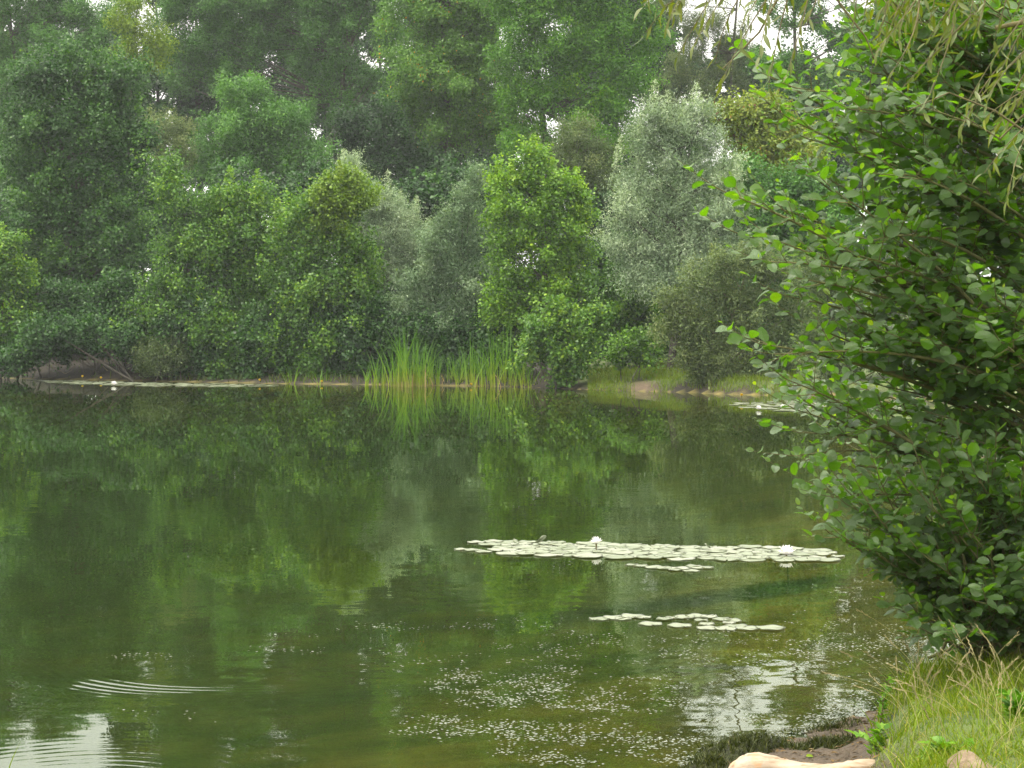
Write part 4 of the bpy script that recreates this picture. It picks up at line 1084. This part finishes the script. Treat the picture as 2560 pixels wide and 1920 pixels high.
# ------------------------------------------------------------------ willow boughs hanging in from above
WIL = leaf_mat("near_willow_leaf", [(0.060, 0.085, 0.012), (0.11, 0.14, 0.018), (0.165, 0.19, 0.028), (0.25, 0.26, 0.06)], [0, .4, .75, 1], trans=.42, gloss=.03, rough=.42, back=(.11, .14, .03))
WT = np.array([3.6, 6.6, gz(3.6, 6.6)])
t = thing("willow_tree", "willow reaching in overhead at top right with slender yellowish hanging leaves", "tree", tuple(WT))
rwl = np.random.default_rng(9)
tb = Tubes(7)
wtrunk = bez(WT - UP * .3, WT + np.array([-.1, 0, 2.5]), WT + np.array([-.5, .1, 5.5]), 14)
tb.add(wtrunk, np.linspace(.17, .06, 14))
LP, LD, LN, LL, LT = [], [], [], [], []
def hang(a, e, dens=1.0, ll=.056):
    a, e = np.asarray(a), np.asarray(e)
    Ln = np.linalg.norm(e - a); k = max(5, int(Ln / .022 * dens))
    pts = bez(a, a * .55 + e * .45 + UP * Ln * .10 + rwl.normal(0, .03, 3), e, k)
    tb.add(pts, np.linspace(.0035, .0010, k))
    tg = unit(np.gradient(pts, axis=0))
    for i in range(2, k):
        dd = tg[i] * .5 + rwl.normal(0, .42, 3) - UP * .55
        LP.append(pts[i]); LD.append(dd); LN.append(np.array([-.2, -.5, .5]) + rwl.normal(0, .6, 3))
        LL.append(ll * rwl.uniform(.6, 1.2)); LT.append(np.clip(.45 + rwl.normal(0, .18), 0, 1))
# boughs above the frame, then the hanging twigs
def bough(u, v, D, j):
    e = W(u, v, D); s = wtrunk[j]
    pts = bez(s, s * .5 + e * .5 + UP * .35, e, 16); tb.add(pts, np.linspace(.035, .008, 16)); return pts
b1 = bough(1380, -70, 6.5, 8); b2 = bough(1850, -60, 6.6, 7); b3 = bough(2150, 60, 6.7, 6); b4 = bough(1600, -110, 7.0, 9)
for u0, v0, u1, v1, dn in [(1560, -90, 1395, 70, 1), (1590, -80, 1440, 60, 1), (1600, -80, 1465, 120, 1.1), (1640, -80, 1500, 95, 1), (1640, -60, 1545, 135, 1), (1700, -60, 1560, 175, .7), (1700, -70, 1640, 120, .6), (1540, -70, 1420, 20, 1), (1720, -60, 1660, 190, .6),
                       (1480, -70, 1390, 15, 1), (1500, -80, 1450, 30, 1), (1760, -70, 1700, 160, .6), (1570, -70, 1520, 30, 1), (1800, -60, 1740, 60, .7), (1660, -60, 1600, 60, .8)]:
    hang(W(u0, v0, 6.6), W(u1, v1, 6.5 + rwl.uniform(-.2, .2)), dn)
for _ in range(34):
    u1 = rwl.uniform(1880, 2280); f = (u1 - 1880) / 400
    v1 = rwl.uniform(40, 120 + 380 * min(1, f * 1.3))
    u0 = u1 + rwl.uniform(40, 190); v0 = v1 - rwl.uniform(90, 230)
    D = rwl.uniform(6.3, 7.1)
    hang(W(u0, v0, D + .1), W(u1, v1, D), .9)
for _ in range(16):
    u1 = rwl.uniform(1830, 2250); v1 = rwl.uniform(10, 90); D = rwl.uniform(6.3, 7.0)
    hang(W(u1 + rwl.uniform(20, 120), v1 - rwl.uniform(120, 190), D), W(u1, v1, D), 1)
# long fine twigs seen against the sky
for pth in [[(1790, -40), (1815, 10), (1870, 80), (1890, 130)], [(2280, 330), (2150, 240), (2050, 200), (1960, 240)], [(2280, 180), (2160, 300), (2080, 250)], [(1700, -40), (1640, 70), (1560, 150)]]:
    pp = np.array([W(u, v, 6.7) for u, v in pth]); tb.add(pp, np.linspace(.0055, .0018, len(pp)))
P, Dd, Nn = np.array(LP), unit(np.array(LD)), unit(np.array(LN)); L = np.array(LL); T = np.array(LT)
V, Q, uv, lid = near_leaves(P, Dd, Nn, L, L * rwl.uniform(.17, .25, len(L)), rwl.normal(.2, .22, len(L)), WILLOW_P, .08, rwl, fold=.3)
build("leaves", V, [Q], WIL, t, {"tint": ('FACE', T[lid])}, smooth=True, uv=uv)
tb.build("trunk", TWIG, t)

# ------------------------------------------------------------------ near bank: grass, stalks, moss, log
GRASS = grass_mat("bank_grass", [(.14, .13, .04), (.11, .165, .028), (.17, .23, .035), (.27, .28, .06), (.40, .33, .13)], [0, .25, .55, .8, 1])
rgn = np.random.default_rng(41)
def blades(n_, xr, yr, dmin, hmin, hmax, wmin, wmax, tintf, seed_, fade=.25):
    rg = np.random.default_rng(seed_)
    x = rg.uniform(*xr, n_); y = rg.uniform(*yr, n_)
    d = turf(x, y)
    cl_ = vnoise(x, y, 2.2, 12)
    keep = (d > dmin) & (rg.random(n_) < sstep(dmin, dmin + fade, d)) & (rg.random(n_) < .35 + 1.0 * cl_)
    keep &= np.exp(-(((x - 2.42) / .24) ** 2 + ((y - 7.15) / .24) ** 2)) < rg.uniform(.25, .8, n_)
    x, y, cl_ = x[keep], y[keep], cl_[keep]; k = len(x)
    z = height(x, y) - .01
    h = rg.uniform(hmin, hmax, k) * (.55 + .75 * cl_)
    a = rg.uniform(0, 6.28, k)
    lean = np.stack([np.cos(a) - .3, np.sin(a) - .2], -1); lean /= np.linalg.norm(lean, axis=1, keepdims=True) + 1e-6
    V, Q, T, c = ribbons(np.stack([x, y, z], -1), h, lean, rg.uniform(.15, 1.1, k), rg.uniform(wmin, wmax, k), 6, rg)
    tint = np.clip(tintf(rg, k, cl_), 0, 1)
    return V, Q, np.repeat(tint, 5)
Vs, Qs, Ts, c0 = [], [], [], 0
for args in [(42000, (1.2, 4.2), (6.3, 11.0), .03, .03, .085, .0025, .0045, lambda r, k, c: .40 + .25 * (c - .5) + r.normal(0, .17, k), 1),
             (5200, (1.2, 4.0), (6.3, 10.8), .0, .06, .13, .003, .005, lambda r, k, c: .48 + r.normal(0, .16, k), 2),
             (9000, (1.3, 4.2), (6.3, 10.8), .02, .04, .13, .002, .0035, lambda r, k, c: .86 + r.normal(0, .08, k), 9),
             (4200, (1.2, 2.5), (7.0, 10.0), -.04, .08, .17, .004, .007, lambda r, k, c: .42 + r.normal(0, .12, k), 6)]:
    V, Q, T = blades(*args); Vs.append(V); Qs.append(Q + c0); Ts.append(T); c0 += len(V)
tag(build("grass", np.concatenate(Vs), [np.concatenate(Qs)], GRASS, attrs={"tint": ('FACE', np.concatenate(Ts))}),
    "lush yellow green grass covering the near bank", "grass", kind="stuff")
# tall straw coloured stalks with seed heads, one thing each
STRAW = noise_mat("straw_stalk", [(.27, .25, .09), (.40, .36, .15)], 40)
SEED = noise_mat("seed_head", [(.26, .22, .10), (.36, .31, .15)], 60)
SG = "tall dry grass stalks on the near bank"
rs = np.random.default_rng(13)
for i in range(80):
    for _ in range(60):
        u, v = rs.uniform(1900, 2215), rs.choice([rs.uniform(1440, 1540), rs.uniform(1450, 1640)])
        D = 9.2
        for __ in range(6):
            x = (u * K - 1280) / F * D; D = Dw(v, gz(x, D))
        x = (u * K - 1280) / F * D
        if turf(np.array([x]), np.array([D]))[0] > .12 and 6.9 < D < 9.9: break
    if rs.random() < .5: v = 0
    z = gz(x, D); h = rs.uniform(.14, .32); le = rs.normal(-.05, .14)
    t = thing("grass_stalk", "tall straw coloured grass stalk on the bank below the low alder bush", "grass", (x, D, z), SG)
    e = np.array([x + le, D + rs.normal(0, .05), z + h])
    pts = bez(np.array([x, D, z - .02]), np.array([x + le * .1, D, z + h * .6]), e, 8)
    tb = Tubes(5); tb.add(pts, np.linspace(.0013, .0006, 8)); tb.build("stem", STRAW, t)
    tb = Tubes(4)
    q = pts[-1]; d_ = unit(pts[-1] - pts[-3])
    for k_ in range(12):
        b_ = q - d_ * .075 * k_ / 12 + d_ * .02; o_ = rs.normal(0, 1, 3); 
        tb.add(np.stack([b_, b_ + d_ * .006 + o_ * .0025, b_ + d_ * .016 + o_ * .003]), [.0007, .0018, .0005])
    tb.build("seed_head", SEED, t)
# far lawn grass
rgf = np.random.default_rng(19)
k = 22000
u = rgf.uniform(1270, 1720, k); D = rgf.uniform(48.8, 58, k); x = (u * K - 1280) / F * D
d = sdf(x, D) + (vnoise(x, D, 1.5, 9) - .5) * .5
pth_ = np.exp(-(((x - W(1395, 835, 51)[0]) / .42) ** 2)) * sstep(1.6, .3, d)
ok = (d > .05) & (rgf.random(k) > pth_ * 1.1)
x, D, d = x[ok], D[ok], d[ok]; k = len(x)
a = rgf.uniform(0, 6.28, k)
V, Q, T, c = ribbons(np.stack([x, D, height(x, D) - .02], -1), rgf.uniform(.08, .26, k), np.stack([np.cos(a), np.sin(a)], -1), rgf.uniform(.05, .7, k), rgf.uniform(.012, .022, k), 4, rgf)
tag(build("bank_grass", V, [Q], GRASS, attrs={"tint": ('FACE', np.repeat(np.clip(.30 + rgf.normal(0, .14, k), 0, 1), 3))}), "short green grass on the far bank's open gap", "grass", kind="stuff")

rgb_ = np.random.default_rng(51)
k = 15000
u = rgb_.uniform(-40, 1320, k); D = rgb_.uniform(55.5, 66, k); x = (u * K - 1280) / F * D
d = sdf(x, D); ok = (d > .05) & (d < 3.2) & (rgb_.random(k) < .25 + .9 * vnoise(x, D, .9, 71)) & ((u > 320) | (rgb_.random(k) < .25))
x, D = x[ok], D[ok]; k = len(x); a = rgb_.uniform(0, 6.28, k)
V, Q, T, c = ribbons(np.stack([x, D, height(x, D) - .02], -1), rgb_.uniform(.08, .38, k), np.stack([np.cos(a), np.sin(a)], -1), rgb_.uniform(.1, .9, k), rgb_.uniform(.014, .035, k), 4, rgb_)
HERB = leaf_mat("bank_herbs_foliage", [(.020, .035, .012), (.035, .065, .018), (.07, .095, .025), (.12, .10, .045)], [0, .5, .85, 1], gloss=.015)
tag(build("bank_herbs", V, [Q], HERB, attrs={"tint": ('FACE', np.repeat(np.clip(.45 + rgb_.normal(0, .2, k), 0, 1), 3))}), "dark low herbs and sedge along the far bank's waterline", "undergrowth", kind="stuff")

# dark algae and moss matted on the mud
MOSS = noise_mat("moss", [(.012, .014, .004), (.035, .042, .010), (.07, .08, .018)], 40, bump=1.0, dist=.02)
MOSSF = leaf_mat("moss_thread", [(.012, .014, .004), (.035, .045, .010), (.075, .085, .02), (.12, .085, .05)], [0, .5, .85, 1], trans=.2, gloss=.02)
rm = np.random.default_rng(23)
def mound(name, label, cat, cx, cy, rx, ry, h, mat, seed_, hairs=0, rot=0.0, nseg=40):
    rg = np.random.default_rng(seed_)
    us_ = np.linspace(0, 1, 14); an = np.arange(nseg) * 2 * np.pi / nseg
    R, A = np.meshgrid(us_[1:], an, indexing='ij')
    wob = 1 + .20 * np.sin(A * 3 + rg.uniform(0, 6)) + .12 * np.sin(A * 5 + rg.uniform(0, 6)) + .06 * np.sin(A * 9 + rg.uniform(0, 6))
    lx, ly = R * np.cos(A) * rx * wob, R * np.sin(A) * ry * wob
    X_ = cx + lx * math.cos(rot) - ly * math.sin(rot); Y_ = cy + lx * math.sin(rot) + ly * math.cos(rot)
    Z_ = height(X_, Y_) - .012 + h * (1 - R ** 2.2) * (.65 + .7 * vnoise(X_, Y_, 9, seed_)) + .4 * h * (vnoise(X_, Y_, 26, seed_) - .5) * (R < .97)
    V = np.concatenate([[[cx, cy, gz(cx, cy) + h * .95]], np.stack([X_, Y_, Z_], -1).reshape(-1, 3)])
    F3 = [(0, 1 + i, 1 + (i + 1) % nseg) for i in range(nseg)]
    F4 = []
    for r_ in range(len(us_) - 2):
        for i in range(nseg):
            a = 1 + r_ * nseg + i; b_ = 1 + r_ * nseg + (i + 1) % nseg
            F4.append((a, a + nseg, b_ + nseg, b_))
    t = thing(name, label, cat, (cx, cy, gz(cx, cy)))
    build("body", V, [F3, F4], mat, t, smooth=True)
    if hairs:
        q = V[rg.integers(0, len(V) - nseg, hairs)] + rg.normal(0, .012, (hairs, 3)) * np.array([1, 1, .2])
        a = rg.uniform(0, 6.28, hairs)
        Vh, Qh, Th, _ = ribbons(q - UP * .004, rg.uniform(.012, .05, hairs), np.stack([np.cos(a), np.sin(a)], -1), rg.uniform(.2, 1.2, hairs), rg.uniform(.003, .006, hairs), 4, rg)
        build("tufts", Vh, [Qh], MOSSF, t, {"tint": ('FACE', np.repeat(np.clip(.45 + rg.normal(0, .2, hairs), 0, 1), 3))})
    return t
def on_ground(u, v, D=8.8):
    for _ in range(12):
        x = (u * K - 1280) / F * D; D = Dw(v, gz(x, D))
    return (u * K - 1280) / F * D, D
x, y = on_ground(1600, 1628); mound("moss_mat", "thick dark green moss mat on the mud left of the pale log", "moss", x, y, .24, .16, .07, MOSS, 2, 2600, .5)
x, y = on_ground(1775, 1618); mound("moss_mat", "low green moss mat on the mud behind the pale log", "moss", x, y, .22, .10, .035, MOSS, 3, 1500, .2)
x, y = on_ground(1790, 1575); mound("moss_mat", "brown rotting weed heaped along the muddy edge", "moss", x, y, .26, .10, .03, noise_mat("rotting_weed", [(.035, .026, .014), (.09, .065, .038), (.14, .105, .065)], 36, bump=1, dist=.02), 4, 500, .45)
x, y = on_ground(1530, 1660); mound("moss_mat", "dark moss mat at the water's very edge at the bottom of the view", "moss", x, y, .12, .10, .04, MOSS, 5, 1000, .4)
SOIL = noise_mat("trampled_soil", [(.12, .085, .05), (.20, .145, .09), (.27, .21, .14)], 12, bump=.8, dist=.02)
x, y = on_ground(2090, 1655, 7.2); mound("earth_mound", "bare brown lump of earth showing through the grass at bottom right", "earth", x, y, .11, .12, .05, SOIL, 6, 0, .3)

# the pale debarked log
m, n, l = nt("debarked_wood")
tcn = n.new("ShaderNodeTexCoord")
mp = n.new("ShaderNodeMapping"); mp.inputs['Scale'].default_value = (2.5, 14, 14); l.new(tcn.outputs['Object'], mp.inputs['Vector'])
n1 = n.new("ShaderNodeTexNoise"); n1.inputs['Scale'].default_value = 2.6; n1.inputs['Detail'].default_value = 8; l.new(mp.outputs[0], n1.inputs['Vector'])
n2 = n.new("ShaderNodeTexNoise"); n2.inputs['Scale'].default_value = 11; n2.inputs['Detail'].default_value = 6; l.new(tcn.outputs['Object'], n2.inputs['Vector'])
r1_ = ramp(n, [(.20, .12, .06), (.34, .26, .18), (.43, .35, .27)], [.32, .46, .7]); l.new(n1.outputs['Fac'], r1_.inputs['Fac'])
r2_ = ramp(n, [(0, 0, 0), (1, 1, 1)], [.60, .70]); l.new(n2.outputs['Fac'], r2_.inputs['Fac'])
mx_ = n.new("ShaderNodeMixRGB"); mx_.inputs['Color2'].default_value = (.46, .25, .11, 1); l.new(r2_.outputs['Color'], mx_.inputs['Fac']); l.new(r1_.outputs['Color'], mx_.inputs['Color1'])
b = n.new("ShaderNodeBsdfPrincipled"); b.inputs['Roughness'].default_value = .7; l.new(mx_.outputs['Color'], b.inputs['Base Color'])
bp = n.new("ShaderNodeBump"); bp.inputs['Strength'].default_value = .7; bp.inputs['Distance'].default_value = .012
l.new(n1.outputs['Fac'], bp.inputs['Height']); l.new(bp.outputs[0], b.inputs['Normal'])
o = n.new("ShaderNodeOutputMaterial"); l.new(b.outputs[0], o.inputs['Surface'])
LOGM = m
LD_ = 8.05
prof = [(1566, 1666, .5), (1574, 1645, .8), (1590, 1631, 1.0), (1612, 1625, 1.0), (1640, 1630, 1), (1672, 1640, 1), (1712, 1648, 1), (1752, 1651, 1), (1790, 1648, 1), (1822, 1642, 1), (1850, 1638, .98), (1880, 1641, .9), (1904, 1650, .7), (1915, 1668, .4)]
pts = []; rads = []
for u, v, q in prof:
    r_ = .085 * q
    u += 22
    p = W(u, v, LD_ + .05 * math.sin(u * .02)); pts.append(p - UP * r_); rads.append(r_)
pts = np.array(pts)
zb = gz(float(pts[:, 0].mean()), LD_)
t = thing("log", "pale debarked log lying in a shallow curve on the mud at the bottom edge", "log", (float(pts[:, 0].mean()), LD_, zb))
tt = np.linspace(0, 1, len(pts)); t2 = np.linspace(0, 1, 60)
P2 = np.stack([np.interp(t2, tt, pts[:, i]) for i in range(3)], -1); R2 = np.interp(t2, tt, rads)
for _ in range(3):
    P2[1:-1] = (P2[:-2] + 2 * P2[1:-1] + P2[2:]) / 4
tb = Tubes(22); tb.add(P2, R2); V = np.concatenate(tb.V).reshape(60, 22, 3)
rl = np.random.default_rng(3)
V = V + (V - P2[:, None, :]) * (rl.normal(0, .02, (60, 22, 1)) + .10 * np.sin(np.arange(22) * 2 * np.pi / 22 * 3 + .6)[None, :, None])
VV = np.concatenate([V.reshape(-1, 3), P2[:1], P2[-1:]])
caps = [(1320, (i + 1) % 22, i) for i in range(22)] + [(1321, 59 * 22 + i, 59 * 22 + (i + 1) % 22) for i in range(22)]
build("wood", VV, [np.concatenate(tb.F), caps], LOGM, t, smooth=True)

# small leafy sapling and broad weeds at the grass edge
SAP = leaf_mat("sapling_leaf", [(.06, .14, .02), (.11, .22, .03), (.17, .29, .045)], None, trans=.4, gloss=.02)
def sprig(name, label, u, v, D0, stems, hgt, leaf, asp, seed_, mat=SAP):
    rg = np.random.default_rng(seed_); x, y = on_ground(u, v, D0); z = gz(x, y)
    t = thing(name, label, "plant", (x, y, z)); tb = Tubes(5); LP, LD, LN = [], [], []
    for s_ in range(stems):
        e = np.array([x + rg.normal(0, .06), y + rg.normal(0, .05), z + hgt * rg.uniform(.65, 1.05)])
        pts = bez(np.array([x + rg.normal(0, .015), y, z - .02]), np.array([x, y, z + hgt * .5]), e, 12); tb.add(pts, np.linspace(.0022, .0008, 12))
        for i in range(2, 12):
            for sg in (-1, 1):
                a = rg.uniform(0, 6.28); LP.append(pts[i]); LD.append([math.cos(a), math.sin(a), rg.uniform(.2, .9)]); LN.append(UP + rg.normal(0, .4, 3))
    P, Dd, Nn = np.array(LP), unit(np.array(LD)), unit(np.array(LN)); L = leaf * rg.uniform(.6, 1.2, len(P))
    V, Q, uv, lid = near_leaves(P, Dd, Nn, L, L * asp, rg.normal(.15, .2, len(L)), WILLOW_P, .08, rg)
    build("leaves", V, [Q], mat, t, {"tint": ('FACE', rg.random(len(L))[lid])}, smooth=True)
    tb.build("stem", STEM, t)
sprig("sapling", "small light green sapling at the water's edge left of the bank grass", 1908, 1560, 9.3, 3, .22, .04, .35, 1)
sprig("leafy_weed", "leafy weed in the grass just right of the muddy shore", 1895, 1635, 8.3, 4, .12, .05, .4, 2)
sprig("leafy_weed", "broad leaved weed beside the bare lump of earth", 2010, 1650, 7.8, 3, .10, .06, .5, 3)
sprig("leafy_weed", "leafy weed among the grass at the right edge", 2195, 1560, 8.3, 4, .12, .06, .5, 4)
# the single grass blade at bottom left
rg = np.random.default_rng(3)
p = W(8, 1662, 8.4)
V, Q, T, _ = ribbons(np.array([[p[0], p[1], -.1]] * 2) + np.array([[0, 0, 0], [.03, .02, 0]]), np.array([.27, .19]), np.array([[1., 0], [.8, .3]]), np.array([.28, .5]), np.array([.007, .006]), 8, rg)
tag(build("reed_blade", V, [Q], GRASS, attrs={"tint": ('FACE', np.full(len(Q), .5))}), "single green blade rising from the water at the bottom left corner", "reed")
# dead branches on the left bank
DEAD = noise_mat("dead_wood", [(.12, .10, .06), (.22, .18, .11)], 20)
for u0, v0, u1, v1, D, lb in [(105, 790, 172, 826, 63.2, "dead branch slanting to the water, leftmost on the bare earth"), (190, 762, 240, 812, 63.0, "thin dead branch leaning on the bare earth, middle of three"), (262, 795, 272, 815, 62.8, "short dead stick right of the leaning branches")]:
    a, b_ = W(u0, v0, D + .5), W(u1, v1, D - .1)
    pts = wiggle(bez(a, a * .5 + b_ * .5 + UP * .1, b_, 8), .02, rg)
    tb = Tubes(6); tb.add(pts, np.linspace(.012, .022, 8))
    for k_ in (2, 4): tb.add(np.stack([pts[k_], pts[k_] + np.array([.2, 0, .12]), pts[k_] + np.array([.35, 0, .3])]), [.01, .007, .004])
    o = tb.build("dead_branch", DEAD); tag(o, lb, "branch")
# scraps of dead leaf and twig on the mud
k = 5200; x = rm.uniform(.7, 2.4, k); y = rm.uniform(7.2, 10.2, k); ok = (sdf(x, y) > -.02) & (turf(x, y) < .12) & (rm.random(k) < .25 + .9 * vnoise(x, y, 5, 61)); x, y = x[ok], y[ok]; k = len(x)
a = rm.uniform(0, 6.28, k)
V, Q = quad_leaves(np.stack([x, y, height(x, y) + .004], -1), np.stack([np.cos(a), np.sin(a), rm.normal(0, .15, k)], -1), unit(UP + rm.normal(0, .25, (k, 3))), rm.uniform(.012, .05, k), rm.uniform(.003, .014, k))
LITTER = leaf_mat("dead_scraps", [(.03, .022, .012), (.09, .06, .03), (.17, .12, .065), (.26, .20, .12)], [0, .4, .8, 1], trans=.1, gloss=.01)
tag(build("leaf_litter", V, [Q], LITTER, attrs={"tint": ('FACE', rm.random(k))}), "scraps of dead leaf and twig strewn on the muddy shore", "litter", kind="stuff")
x, y = on_ground(1740, 1640, 8.4)
P = np.array([[x, y, gz(x, y) + .012]])
V, Q, uv, lid = near_leaves(P, unit(np.array([[1., .2, .1]])), unit(np.array([[0, -.3, 1.]])), np.array([.035]), np.array([.028]), np.array([.2]), ALDER_P, .1, rg)
tag(build("fallen_leaf", V, [Q], LM['yellow'], attrs={"tint": ('FACE', np.full(len(Q), .9))}, smooth=True), "yellow fallen leaf on the mud behind the pale log", "leaf")
print("near leaves", nl1, nl2, "weed", N_, "willow", len(T))

# ------------------------------------------------------------------ the moist air over the pond
hv = [(x, y, z) for z in (-4.0, 60.0) for (x, y) in ((-410, -50), (410, -50), (410, 910), (-410, 910))]
m, n, l = nt("moist_air")
pv = n.new("ShaderNodeVolumePrincipled")
pv.inputs['Color'].default_value = (.93, .97, 1.0, 1)
pv.inputs['Density'].default_value = HAZE
o = n.new("ShaderNodeOutputMaterial"); l.new(pv.outputs[0], o.inputs['Volume'])
tag(build("haze", hv, [[[3, 2, 1, 0], [4, 5, 6, 7], [0, 1, 5, 4], [1, 2, 6, 5], [2, 3, 7, 6], [3, 0, 4, 7]]], m), "thin moist haze in the air over the pond", "haze", kind="stuff")
